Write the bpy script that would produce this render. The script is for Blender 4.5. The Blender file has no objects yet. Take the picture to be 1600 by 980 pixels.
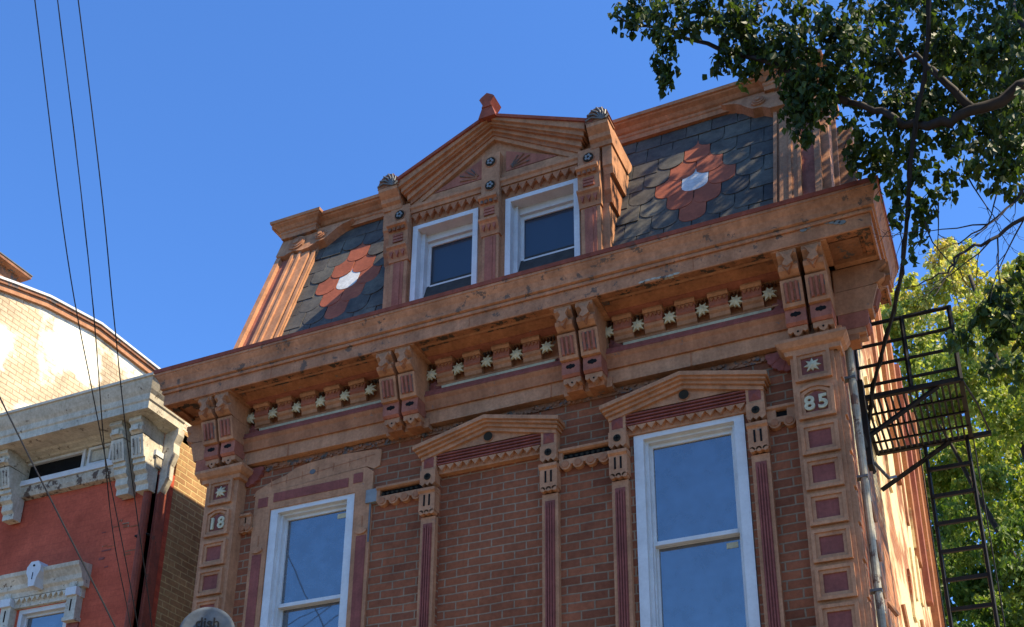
import bpy, math, random
from mathutils import Vector, Matrix, noise
R = math.radians
rnd = random.Random(7)
scene = bpy.context.scene

# ------------------------------------------------------------------ camera
cam_d = bpy.data.cameras.new('camera')
cam = bpy.data.objects.new('camera', cam_d)
scene.collection.objects.link(cam)
YAW, PITCH, ROLL, F_PX, PY = 0.4265828, 0.4012667, 0.00910287, 1818.258, 872.865
cy, sy = math.cos(YAW), math.sin(YAW)
rt = Vector((cy, sy, 0)); fw = Vector((-sy, cy, 0)); up = Vector((0, 0, 1))
fwd = fw * math.cos(PITCH) + up * math.sin(PITCH)
u2 = up * math.cos(PITCH) - fw * math.sin(PITCH)
r3 = rt * math.cos(ROLL) + u2 * math.sin(ROLL)
u3 = u2 * math.cos(ROLL) - rt * math.sin(ROLL)
m = Matrix.Identity(4)
for i in range(3):
    m[i][0] = r3[i]; m[i][1] = u3[i]; m[i][2] = -fwd[i]
m.translation = (0, -7.5, 1.6)
cam.matrix_world = m
cam_d.sensor_fit = 'HORIZONTAL'
cam_d.sensor_width = 36.0
cam_d.lens = 36.0 * F_PX / 1600.0
cam_d.shift_y = (PY - 490.0) / 1600.0
cam_d.clip_end = 2000
cam_d.clip_start = 0.05
scene.camera = cam

# ------------------------------------------------------------------ light
SUN = Vector((0.635, -0.018, 0.765)).normalized()
SUN_EL = math.asin(SUN.z)
SUN_ROT = math.atan2(SUN.x, SUN.y)
world = bpy.data.worlds.new('World'); scene.world = world
world.use_nodes = True
wn = world.node_tree.nodes; wl = world.node_tree.links
wn.clear()
sky = wn.new('ShaderNodeTexSky'); sky.sky_type = 'NISHITA'; sky.sun_disc = False
sky.sun_elevation = SUN_EL; sky.sun_rotation = SUN_ROT
sky.altitude = 200; sky.air_density = 1.0; sky.dust_density = 0.3; sky.ozone_density = 3.0
bg = wn.new('ShaderNodeBackground'); bg.inputs[1].default_value = 0.105
wo = wn.new('ShaderNodeOutputWorld')
hs = wn.new('ShaderNodeMix'); hs.data_type = 'RGBA'; hs.blend_type = 'MULTIPLY'; hs.inputs[0].default_value = 1
hs.inputs[7].default_value = (0.61, 0.99, 1.46, 1)   # the deep clear autumn blue
wl.new(sky.outputs[0], hs.inputs[6]); wl.new(hs.outputs[2], bg.inputs[0]); wl.new(bg.outputs[0], wo.inputs[0])
sd = bpy.data.lights.new('sun', 'SUN'); sd.energy = 5.0; sd.angle = R(0.5); sd.color = (1.0, 0.85, 0.62)
so = bpy.data.objects.new('sun', sd); scene.collection.objects.link(so)
so.rotation_euler = (-SUN).to_track_quat('-Z', 'Y').to_euler(); so.location = (20, 0, 25)
scene.view_settings.view_transform = 'Standard'
scene.view_settings.look = 'None'
scene.view_settings.gamma = 1.0
scene.view_settings.exposure = 1.02
scene.render.engine = 'CYCLES'
scene.cycles.max_bounces = 6
scene.cycles.diffuse_bounces = 4
scene.cycles.transparent_max_bounces = 6

# ------------------------------------------------------------------ materials
def new_mat(name):
    mt = bpy.data.materials.new(name); mt.use_nodes = True
    return mt, mt.node_tree.nodes, mt.node_tree.links, mt.node_tree.nodes['Principled BSDF']

def ramp(n, stops):
    r = n.new('ShaderNodeValToRGB')
    e = r.color_ramp.elements
    e[0].position, e[0].color = stops[0][0], (*stops[0][1], 1)
    e[1].position, e[1].color = stops[-1][0], (*stops[-1][1], 1)
    for p, c in stops[1:-1]:
        x = e.new(p); x.color = (*c, 1)
    return r

def mix(n, l, fac, a, b, mode='MIX'):
    x = n.new('ShaderNodeMix'); x.data_type = 'RGBA'; x.blend_type = mode
    for sock, v in ((x.inputs[0], fac), (x.inputs[6], a), (x.inputs[7], b)):
        if hasattr(v, 'links'): l.new(v, sock)
        elif isinstance(v, (int, float)): sock.default_value = v
        else: sock.default_value = (*v, 1)
    return x.outputs[2]

def tex_noise(n, l, vec, scale, detail=4, rough=.6):
    t = n.new('ShaderNodeTexNoise'); t.inputs['Scale'].default_value = scale
    t.inputs['Detail'].default_value = detail; t.inputs['Roughness'].default_value = rough
    l.new(vec, t.inputs['Vector']); return t.outputs['Fac']

def coords(n, l, scale=(1, 1, 1)):
    tc = n.new('ShaderNodeTexCoord'); mp = n.new('ShaderNodeMapping')
    mp.inputs['Scale'].default_value = scale
    l.new(tc.outputs['Object'], mp.inputs['Vector']); return mp.outputs['Vector']

def bump(n, l, h, b, strength=.3, dist=.01):
    x = n.new('ShaderNodeBump'); x.inputs['Strength'].default_value = strength
    x.inputs['Distance'].default_value = dist
    l.new(h, x.inputs['Height']); l.new(x.outputs[0], b.inputs['Normal'])

def paint(name, col, var=.22, peel=None, peel_amt=.62, rough=.75, streak=True, fine=.5):
    """old painted wood or sheet metal: faded patches, rain streaks and peeled spots"""
    mt, n, l, b = new_mat(name)
    v = coords(n, l)
    f1 = tex_noise(n, l, v, 5, 5)
    r1 = ramp(n, [(.3, tuple(c * (1 - var) for c in col)), (.7, tuple(min(1, c * (1 + var)) for c in col))])
    l.new(f1, r1.inputs[0]); c = r1.outputs[0]
    f2 = tex_noise(n, l, v, 40, 3)
    r2 = ramp(n, [(.35, (.72, .70, .68)), (.6, (1, 1, 1))]); l.new(f2, r2.inputs[0])
    c = mix(n, l, fine, c, r2.outputs[0], 'MULTIPLY')
    if streak:
        v2 = coords(n, l, (16, 16, 1.2))
        f3 = tex_noise(n, l, v2, 1.0, 4, .65)
        r3_ = ramp(n, [(.40, (.62, .58, .54)), (.62, (1, 1, 1))]); l.new(f3, r3_.inputs[0])
        c = mix(n, l, .38, c, r3_.outputs[0], 'MULTIPLY')
    if peel:
        f4 = tex_noise(n, l, v, 9, 8, .72)
        r4 = ramp(n, [(peel_amt, (0, 0, 0)), (peel_amt + .03, (1, 1, 1))]); l.new(f4, r4.inputs[0])
        c = mix(n, l, r4.outputs[0], c, peel)
        bump(n, l, f4, b, .35, .01)
    else:
        bump(n, l, f2, b, .25, .004)
    l.new(c, b.inputs['Base Color']); b.inputs['Roughness'].default_value = rough
    b.inputs['Specular IOR Level'].default_value = .25
    return mt

def brick(name, axis, c1, c2, mortar, var=None, patch=None, patch_at=.6, w=.215, h=.0705, msize=.007, strength=.6):
    """running-bond brick; axis says which pair of coordinates runs along the wall"""
    mt, n, l, b = new_mat(name)
    tc = n.new('ShaderNodeTexCoord'); sp = n.new('ShaderNodeSeparateXYZ'); cb = n.new('ShaderNodeCombineXYZ')
    l.new(tc.outputs['Object'], sp.inputs[0])
    l.new(sp.outputs[0 if axis == 'x' else 1], cb.inputs[0]); l.new(sp.outputs[2], cb.inputs[1])
    # slightly wavy courses
    wv = n.new('ShaderNodeTexNoise'); wv.inputs['Scale'].default_value = 2.2; wv.inputs['Detail'].default_value = 3
    l.new(cb.outputs[0], wv.inputs['Vector'])
    sub = n.new('ShaderNodeVectorMath'); sub.operation = 'SUBTRACT'; sub.inputs[1].default_value = (.5, .5, .5)
    l.new(wv.outputs['Color'], sub.inputs[0])
    sc = n.new('ShaderNodeVectorMath'); sc.operation = 'SCALE'; sc.inputs['Scale'].default_value = .022
    l.new(sub.outputs[0], sc.inputs[0])
    ad = n.new('ShaderNodeVectorMath'); l.new(cb.outputs[0], ad.inputs[0]); l.new(sc.outputs[0], ad.inputs[1])
    bt = n.new('ShaderNodeTexBrick'); l.new(ad.outputs[0], bt.inputs['Vector'])
    bt.inputs['Scale'].default_value = 1; bt.inputs['Brick Width'].default_value = w
    bt.inputs['Row Height'].default_value = h; bt.inputs['Mortar Size'].default_value = msize
    bt.inputs['Mortar Smooth'].default_value = .35; bt.inputs['Bias'].default_value = 0
    bt.inputs['Color1'].default_value = (*c1, 1); bt.inputs['Color2'].default_value = (*c2, 1)
    bt.inputs['Mortar'].default_value = (*mortar, 1)
    v = tc.outputs['Object']
    f1 = tex_noise(n, l, v, 1.6, 6, .7)
    r1 = ramp(n, [(.32, (.62, .58, .56)), (.62, (1.12, 1.08, 1.05))]); l.new(f1, r1.inputs[0])
    c = mix(n, l, .8, bt.outputs['Color'], r1.outputs[0], 'MULTIPLY')
    f2 = tex_noise(n, l, v, 28, 4, .7)
    r2 = ramp(n, [(.3, (.6, .6, .6)), (.65, (1.1, 1.1, 1.1))]); l.new(f2, r2.inputs[0])
    c = mix(n, l, .55, c, r2.outputs[0], 'MULTIPLY')
    f5 = tex_noise(n, l, v, 5.5, 6, .75)
    r5 = ramp(n, [(.69, (0, 0, 0)), (.75, (1, 1, 1))]); l.new(f5, r5.inputs[0])
    c = mix(n, l, r5.outputs[0], c, mix(n, l, .45, c, mortar))
    f7 = tex_noise(n, l, v, .75, 7, .62)
    r7 = ramp(n, [(.34, (.50, .47, .44)), (.50, (1, 1, 1))]); l.new(f7, r7.inputs[0])
    c = mix(n, l, .5, c, r7.outputs[0], 'MULTIPLY')
    if patch:
        f3 = tex_noise(n, l, v, .9, 5, .6)
        r3_ = ramp(n, [(patch_at, (0, 0, 0)), (patch_at + .07, (1, 1, 1))]); l.new(f3, r3_.inputs[0])
        c = mix(n, l, r3_.outputs[0], c, patch)
    l.new(c, b.inputs['Base Color']); b.inputs['Roughness'].default_value = .92
    b.inputs['Specular IOR Level'].default_value = .15
    inv = n.new('ShaderNodeMath'); inv.operation = 'SUBTRACT'; inv.inputs[0].default_value = 1
    l.new(bt.outputs['Fac'], inv.inputs[1])
    mlt = n.new('ShaderNodeMath'); mlt.operation = 'MULTIPLY_ADD'; mlt.inputs[1].default_value = .35
    l.new(f2, mlt.inputs[0]); l.new(inv.outputs[0], mlt.inputs[2])
    bump(n, l, mlt.outputs[0], b, strength, .012)
    return mt

def plain(name, col, rough=.6, spec=.3, metal=0):
    mt, n, l, b = new_mat(name)
    v = coords(n, l)
    f = tex_noise(n, l, v, 14, 4)
    r = ramp(n, [(.3, tuple(c * .75 for c in col)), (.7, tuple(min(1, c * 1.15) for c in col))])
    l.new(f, r.inputs[0]); l.new(r.outputs[0], b.inputs['Base Color'])
    b.inputs['Roughness'].default_value = rough; b.inputs['Specular IOR Level'].default_value = spec
    b.inputs['Metallic'].default_value = metal
    return mt

def glass_mat(name, refl=.33, base=(.02, .025, .03)):
    mt, n, l, b = new_mat(name)
    b.inputs['Base Color'].default_value = (*base, 1); b.inputs['Roughness'].default_value = .3
    g = n.new('ShaderNodeBsdfGlossy'); g.inputs['Roughness'].default_value = .03
    v = coords(n, l)
    f = tex_noise(n, l, v, 2.5, 2)
    bp = n.new('ShaderNodeBump'); bp.inputs['Strength'].default_value = .05; bp.inputs['Distance'].default_value = .02
    l.new(f, bp.inputs['Height']); l.new(bp.outputs[0], g.inputs['Normal'])
    fd = tex_noise(n, l, v, 7, 5, .7)
    rr = ramp(n, [(.35, (refl * .85,) * 3), (.7, (refl * 1.1,) * 3)]); l.new(fd, rr.inputs[0])
    mx = n.new('ShaderNodeMixShader')
    l.new(rr.outputs[0], mx.inputs[0]); l.new(b.outputs[0], mx.inputs[1]); l.new(g.outputs[0], mx.inputs[2])
    l.new(mx.outputs[0], n['Material Output'].inputs[0])
    return mt

def slate_mat():
    mt, n, l, b = new_mat('slate')
    v = coords(n, l)
    at = n.new('ShaderNodeAttribute'); at.attribute_name = 'tone'
    r0 = ramp(n, [(0, (.060, .053, .044)), (.5, (.075, .067, .053)), (1, (.105, .096, .072))])
    l.new(at.outputs['Fac'], r0.inputs[0])
    f1 = tex_noise(n, l, v, 6, 6, .7)
    r1 = ramp(n, [(.36, (.45, .47, .50)), (.52, (1, 1, 1)), (.68, (1.5, 1.5, 1.45))]); l.new(f1, r1.inputs[0])
    c = mix(n, l, .85, r0.outputs[0], r1.outputs[0], 'MULTIPLY')
    f2 = tex_noise(n, l, v, 45, 4, .7)
    r2 = ramp(n, [(.3, (.7, .7, .7)), (.65, (1.1, 1.1, 1.1))]); l.new(f2, r2.inputs[0])
    c = mix(n, l, .7, c, r2.outputs[0], 'MULTIPLY')
    l.new(c, b.inputs['Base Color']); b.inputs['Roughness'].default_value = .8
    b.inputs['Specular IOR Level'].default_value = .4
    bump(n, l, f2, b, .3, .006)
    return mt

def leaf_mat(name, cols, trans=.45):
    mt, n, l, b = new_mat(name)
    at = n.new('ShaderNodeAttribute'); at.attribute_name = 'tone'
    k = len(cols) - 1
    r0 = ramp(n, [(i / k, c) for i, c in enumerate(cols)]); l.new(at.outputs['Fac'], r0.inputs[0])
    l.new(r0.outputs[0], b.inputs['Base Color']); b.inputs['Roughness'].default_value = .5
    b.inputs['Specular IOR Level'].default_value = .25
    t = n.new('ShaderNodeBsdfTranslucent')
    c2 = mix(n, l, 1, r0.outputs[0], (1.6, 1.7, .7), 'MULTIPLY'); l.new(c2, t.inputs[0])
    mx = n.new('ShaderNodeMixShader'); mx.inputs[0].default_value = trans
    l.new(b.outputs[0], mx.inputs[1]); l.new(t.outputs[0], mx.inputs[2])
    l.new(mx.outputs[0], n['Material Output'].inputs[0])
    return mt

TAN_C = (.45, .215, .105)
M = {}
M['tan'] = paint('tan_paint', TAN_C, peel=(.20, .15, .11), peel_amt=.66)
M['tan2'] = paint('orange_tan_paint', (.38, .155, .068), peel=(.16, .12, .09), peel_amt=.62)
M['tanworn'] = paint('stained_tan_paint', (.45, .20, .095), var=.28, peel=(.14, .085, .055), peel_amt=.585)
M['soffit'] = paint('soffit_paint', (.33, .135, .060), var=.4, peel=(.055, .038, .026), peel_amt=.52)  # dark patches: weathering, plus the right corner's tree shade put into the colour
M['rot'] = paint('flaking_tan_and_shade_paint', (.27, .120, .060), var=.35, peel=(.10, .085, .075), peel_amt=.53)  # flaking trim; also colours the painted shadow on the side wall
M['maroon'] = paint('maroon_paint', (.25, .072, .052), peel=(.30, .18, .13), peel_amt=.70)
M['redpaint'] = paint('red_brown_paint', (.36, .125, .075), peel=(.30, .16, .10), peel_amt=.66)
M['rust'] = paint('rust_red_flashing', (.26, .065, .035), peel=(.12, .05, .03), peel_amt=.6)
M['star'] = paint('pale_cream_paint', (.52, .46, .29), streak=False)
M['white'] = paint('white_window_paint', (.58, .585, .56), var=.10, peel=(.45, .40, .30), peel_amt=.76, streak=False, fine=.15)
M['cream'] = paint('weathered_cream_paint', (.56, .51, .39), var=.2, peel=(.15, .115, .08), peel_amt=.60)
M['creamrot'] = paint('peeling_cream_paint', (.46, .41, .31), var=.2, peel=(.10, .07, .05), peel_amt=.53)
M['brick'] = brick('red_brick', 'x', (.35, .118, .055), (.22, .075, .038), (.29, .20, .125), msize=.0075)
M['brick_in'] = brick('infill_brick', 'x', (.30, .098, .044), (.26, .088, .042), (.30, .205, .13), w=.20, h=.068)
M['brick_side'] = brick('painted_side_brick', 'y', (.46, .20, .09), (.33, .13, .06), (.40, .26, .15), patch=(.72, .56, .30), patch_at=.47)
M['brick_yel'] = brick('yellow_brick', 'y', (.72, .60, .40), (.60, .48, .31), (.42, .30, .18), patch=(.86, .80, .62), patch_at=.50, msize=.006)
M['brick_yel2'] = brick('yellow_washed_brick', 'y', (.44, .28, .13), (.33, .19, .09), (.55, .42, .20), msize=.008)
M['brick_red'] = brick('red_painted_brick', 'x', (.56, .118, .062), (.51, .105, .056), (.44, .09, .05), msize=.003, strength=.18)
M['slate'] = slate_mat()
M['terracotta'] = paint('terracotta_slate', (.31, .085, .040), streak=False)
M['whiteslate'] = paint('white_slate', (.55, .55, .52), streak=False)
M['glass'] = glass_mat('window_glass', .24, (.03, .033, .036))
M['glass_dark'] = glass_mat('dormer_glass', .06, (.012, .014, .018))
M['dark'] = plain('dark_recess', (.012, .011, .010), .9, .1)
M['iron'] = plain('black_iron', (.016, .015, .014), .7, .2)
M['wire'] = plain('cable_rubber', (.012, .012, .013), .7, .2)
M['metal'] = plain('weathered_metal', (.12, .12, .11), .5, .4)
M['dspout'] = paint('white_downspout_paint', (.36, .33, .24), var=.3, peel=(.15, .10, .07), peel_amt=.56)
M['bark'] = paint('bark', (.028, .021, .017), var=.4)
M['leaf'] = leaf_mat('leaf_green', [(.020, .034, .008), (.036, .060, .013), (.060, .092, .018), (.18, .20, .055)], .38)
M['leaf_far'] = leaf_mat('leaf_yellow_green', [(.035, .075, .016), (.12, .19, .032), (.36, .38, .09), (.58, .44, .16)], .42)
M['dish'] = plain('grey_dish', (.10, .115, .125), .95, .1)
M['soil'] = plain('asphalt', (.10, .09, .075), .9, .1)
M['concrete'] = plain('concrete', (.27, .225, .17), .9, .1)
M['bronze'] = plain('dark_bronze', (.030, .026, .018), .9, .1)
M['blind'] = plain('window_blind', (.35, .35, .33), .8, .1)
M['roof'] = plain('roof_felt', (.06, .055, .05), .9, .1)
M['grey'] = plain('grey_metal_plate', (.20, .21, .20), .6, .3)

# ------------------------------------------------------------------ mesh builder
class MB:
    def __init__(s, xf=None):
        s.v, s.f, s.m, s.mats, s.tone, s.xf, s.smooth = [], [], [], [], [], xf, False
    def mi(s, name):
        if name not in s.mats: s.mats.append(name)
        return s.mats.index(name)
    def add(s, vs, fs, mat, tone=.5):
        o = len(s.v); k = s.mi(mat)
        if s.xf: vs = [s.xf(*p) for p in vs]
        s.v += [tuple(p) for p in vs]
        for f in fs:
            s.f.append([i + o for i in f]); s.m.append(k); s.tone.append(tone)
        return s
    def box(s, x0, x1, y0, y1, z0, z1, mat='tan', tone=.5):
        vs = [(x, y, z) for z in (z0, z1) for y in (y0, y1) for x in (x0, x1)]
        return s.add(vs, [(0, 2, 3, 1), (4, 5, 7, 6), (0, 1, 5, 4), (2, 6, 7, 3), (0, 4, 6, 2), (1, 3, 7, 5)], mat, tone)
    def prism(s, pts, a0, a1, axis, mat='tan', tone=.5):
        """outline pts in the plane across axis, extruded from a0 to a1"""
        n = len(pts)
        def P(p, a): return (a, p[0], p[1]) if axis == 'x' else ((p[0], a, p[1]) if axis == 'y' else (p[0], p[1], a))
        vs = [P(p, a0) for p in pts] + [P(p, a1) for p in pts]
        fs = [list(range(n)), list(range(2 * n - 1, n - 1, -1))]
        fs += [(i, i + n, (i + 1) % n + n, (i + 1) % n) for i in range(n)]
        return s.add(vs, fs, mat, tone)
    def disc(s, x, y0, y1, z, r, mat='tan', n=16, rz=None):
        pts = [(x + r * math.cos(2 * math.pi * i / n), z + (rz or r) * math.sin(2 * math.pi * i / n)) for i in range(n)]
        return s.prism(pts, y0, y1, 'y', mat)
    def tube(s, pts, r, mat='iron', n=6, r1=None):
        pts = [Vector(p) for p in pts]; k = len(pts); vs = []; fs = []
        for i, p in enumerate(pts):
            d = (pts[min(i + 1, k - 1)] - pts[max(i - 1, 0)]).normalized()
            a = d.orthogonal().normalized() if i == 0 else (pa - d * pa.dot(d)).normalized()
            pa = a; b_ = d.cross(a)
            rr = r if r1 is None else r + (r1 - r) * i / (k - 1)
            for j in range(n):
                t = 2 * math.pi * j / n
                vs.append(p + (a * math.cos(t) + b_ * math.sin(t)) * rr)
        for i in range(k - 1):
            for j in range(n):
                fs.append((i * n + j, i * n + (j + 1) % n, (i + 1) * n + (j + 1) % n, (i + 1) * n + j))
        fs.append(list(range(n))[::-1]); fs.append([(k - 1) * n + j for j in range(n)])
        return s.add(vs, fs, mat)
    def sweep(s, path, prof, mat):
        """prof: (out, z) points carried round the plan path given as (x, y, out_dir x, out_dir y) stations"""
        n = len(prof); vs = []; fs = []
        for (x, y, ox, oy) in path:
            for (o, z) in prof: vs.append((x + ox * o, y + oy * o, z))
        for i in range(len(path) - 1):
            for j in range(n - 1):
                fs.append((i * n + j, (i + 1) * n + j, (i + 1) * n + j + 1, i * n + j + 1))
        fs.append(list(range(n))); fs.append([(len(path) - 1) * n + j for j in range(n)][::-1])
        return s.add(vs, fs, mat)
    def build(s, name, parent=None, smooth=False, bevel=0):
        me = bpy.data.meshes.new(name)
        off = Vector((0, 0, 0)); p = parent
        while p is not None: off += p.location; p = p.parent
        me.from_pydata([(a - off.x, b_ - off.y, c - off.z) for a, b_, c in s.v], [], s.f)
        for mt in s.mats: me.materials.append(M[mt])
        me.polygons.foreach_set('material_index', s.m)
        at = me.attributes.new('tone', 'FLOAT', 'FACE'); at.data.foreach_set('value', s.tone)
        if smooth: me.polygons.foreach_set('use_smooth', [True] * len(s.f))
        me.update(); me.validate()
        o = bpy.data.objects.new(name, me); scene.collection.objects.link(o)
        if parent is not None: o.parent = parent
        if bevel:
            bv = o.modifiers.new('bevel', 'BEVEL'); bv.width = bevel; bv.segments = 1; bv.limit_method = 'ANGLE'
        return o

def thing(name, loc, label, cat, group=None):
    o = bpy.data.objects.new(name, None); scene.collection.objects.link(o); o.location = loc
    o['label'] = label; o['category'] = cat
    if group: o['group'] = group
    return o

def tag(o, label=None, cat=None, group=None, kind=None):
    for k, v in (('label', label), ('category', cat), ('group', group), ('kind', kind)):
        if v: o[k] = v
    return o

def zig(mb, x0, x1, z_top, z_bot, y0, y1, n, mat='tan', half=0):
    """a row of pointed teeth hanging from z_top"""
    w = (x1 - x0) / n
    for i in range(n):
        a = x0 + i * w
        mb.prism([(a, z_top), (a + w / 2, z_bot), (a + w, z_top)], y0, y1, 'y', mat)

def scallop(mb, x0, x1, z, r, y0, y1, n, mat='tan'):
    w = (x1 - x0) / n
    for i in range(n):
        c = x0 + (i + .5) * w
        pts = [(c - w / 2, z)] + [(c - r * math.cos(t), z - r * math.sin(t)) for t in [math.pi * k / 8 for k in range(9)]] + [(c + w / 2, z)]
        mb.prism(pts, y0, y1, 'y', mat)

def star(mb, x, y, z, r, mat='star', rot=0, n=8):
    """a maple-like leaf boss: pointed lobes round a raised heart"""
    rim = []
    for i in range(2 * n):
        a = math.pi / 2 + rot + math.pi * i / n
        rr = r * (1.0 if i % 2 == 0 else .48) * (1 if i != n else .7)
        rim.append((x + rr * math.cos(a), z + rr * math.sin(a)))
    vs = [(p[0], y - .004 if i % 2 == 0 else y - .016, p[1]) for i, p in enumerate(rim)]
    bk = [(p[0], y + .012, p[1]) for p in rim]
    c = (x, y - .026, z); k = len(rim)
    fs = [(i, (i + 1) % k, 2 * k) for i in range(k)] + [(i, i + k, (i + 1) % k + k, (i + 1) % k) for i in range(k)]
    mb.add(vs + bk + [c], fs, mat)

def meshed(o):
    """turn a text object into a plain mesh object of the same name and place"""
    bpy.context.view_layer.update()
    me = bpy.data.meshes.new_from_object(o.evaluated_get(bpy.context.evaluated_depsgraph_get()))
    n = bpy.data.objects.new('x', me); scene.collection.objects.link(n)
    n.parent = o.parent; n.location = o.location; n.rotation_euler = o.rotation_euler
    nm = o.name.split('.')[0]; bpy.data.objects.remove(o); n.name = nm; return n

# ================================================================== GROUND
g = MB(); g.box(-400, 400, -4.6, 400, -.3, .0, 'concrete'); g.build('ground')['kind'] = 'structure'
g = MB(); g.box(-400, 400, -400, -4.6, -.4, -.14, 'soil'); g.build('road')['kind'] = 'structure'
g = MB()
g.box(-60, 60, -4.75, -4.6, -.14, .012, 'concrete'); g.build('kerb')['kind'] = 'structure'

# ================================================================== MAIN HOUSE
XL, XR = -6.36, -.82
H = thing('brick_rowhouse', (-3.6, 0, 0), 'tall brick rowhouse with orange and maroon trim, slate mansard roof and double dormer', 'house')
WIN = [(-5.29, 'left'), (-1.97, 'right')]
# front wall with openings
w = MB()
ZB, ZT = 4.05, 5.94
xs = [XL, -5.70, -4.88, -4.06, -3.14, -2.40, -1.54, XR]
for i in range(7):
    if i in (1, 5):
        w.box(xs[i], xs[i + 1], 0, .3, .0, ZB, 'brick'); w.box(xs[i], xs[i + 1], 0, .3, ZT, 7.0, 'brick')
    elif i == 3:
        w.box(xs[i], xs[i + 1], 0, .3, 0, ZB, 'brick'); w.box(xs[i], xs[i + 1], 0, .3, 6.02, 7.0, 'brick')
        w.box(xs[i], xs[i + 1], .028, .3, ZB, 6.02, 'brick_in')
    else: w.box(xs[i], xs[i + 1], 0, .3, 0, 7.0, 'brick')
w.build('front_wall', H)
def side_wall(x0, x1):
    w = MB(); w.prism([(.302, 0), (7.3, 0), (7.3, 9.5), (1.27, 9.5), (1.27, 7.3), (.302, 7.3)], x0, x1, 'x', 'brick_side'); w.build('side_wall', H)
side_wall(XR - .3, XR); side_wall(XL, XL + .25)
w = MB(); w.box(XL, XR, 7.302, 7.5, 0, 9.5, 'brick'); w.build('rear_wall', H)
w = MB(); w.box(XL + .26, XR - .31, .35, 7.29, 3.3, 3.4, 'roof'); w.box(XL + .26, XR - .31, .5, .55, 3.42, 6.9, 'dark'); w.build('floor_slab', H)

# downspouts and strips on the side wall
d = MB(); d.tube([(-.765, .10, z) for z in (0, 3, 5, 6.9)], .026, 'dspout', 10)
for z in (4.45, 5.3, 6.1): d.box(-.82, -.736, .070, .130, z, z + .018, 'metal')
d.build('downspout', H)
d = MB(); d.box(-.82, -.80, .60, 1.15, 0, 7.0, 'rot'); d.build('shadow_strip', H)  # dark panel that paints in the shadow beside the pipe
d = MB(); d.tube([(-.79, .50, z) for z in (0, 3, 7.0)], .018, 'dspout', 8); d.build('conduit', H)
rr = random.Random(3)
for k in range(26):      # ledges, old boards and broken render on the side wall
    y = 1.4 + rr.random() * 5.4; z = 3.6 + rr.random() * 5.2; hh = .2 + rr.random() * .5
    d = MB(); d.box(-.818, -.802 + rr.random() * .012, y, y + .05 + rr.random() * .15, z, z + hh, 'brick_side'); d.build('wall_ledge', H)
for k, (y, w_, x, mt) in enumerate(((2.9, .10, -.79, 'tan'), (3.7, .16, -.775, 'tan2'), (4.3, .12, -.795, 'tan'), (4.9, .22, -.77, 'tan2'), (5.6, .18, -.75, 'redpaint'), (6.3, .25, -.74, 'tan2'), (6.9, .25, -.72, 'tan2'))):
    d = MB(); d.box(-.818, x, y, y + w_, 7.2 - .22 * k, 9.45, mt); d.build('side_board', H)
for p in ([(-.79, 2.2, 5.1), (-.77, 2.35, 4.7), (-.78, 2.5, 4.3)], [(-.79, 4.1, 5.6), (-.77, 4.2, 5.2)], [(-.80, 1.0, 4.7), (-.74, 1.05, 4.6)]):
    d = MB(); d.tube(p, .02, 'tan'); d.build('loose_lath', H)
for z in (4.35, 4.62, 4.9, 5.2):
    d = MB(); d.tube([(-.81, .36, z + .06), (-.765, .36, z + .03), (-.75, .38, z - .12)], .012, 'tan', 5); d.build('iron_stay', H)

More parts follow.
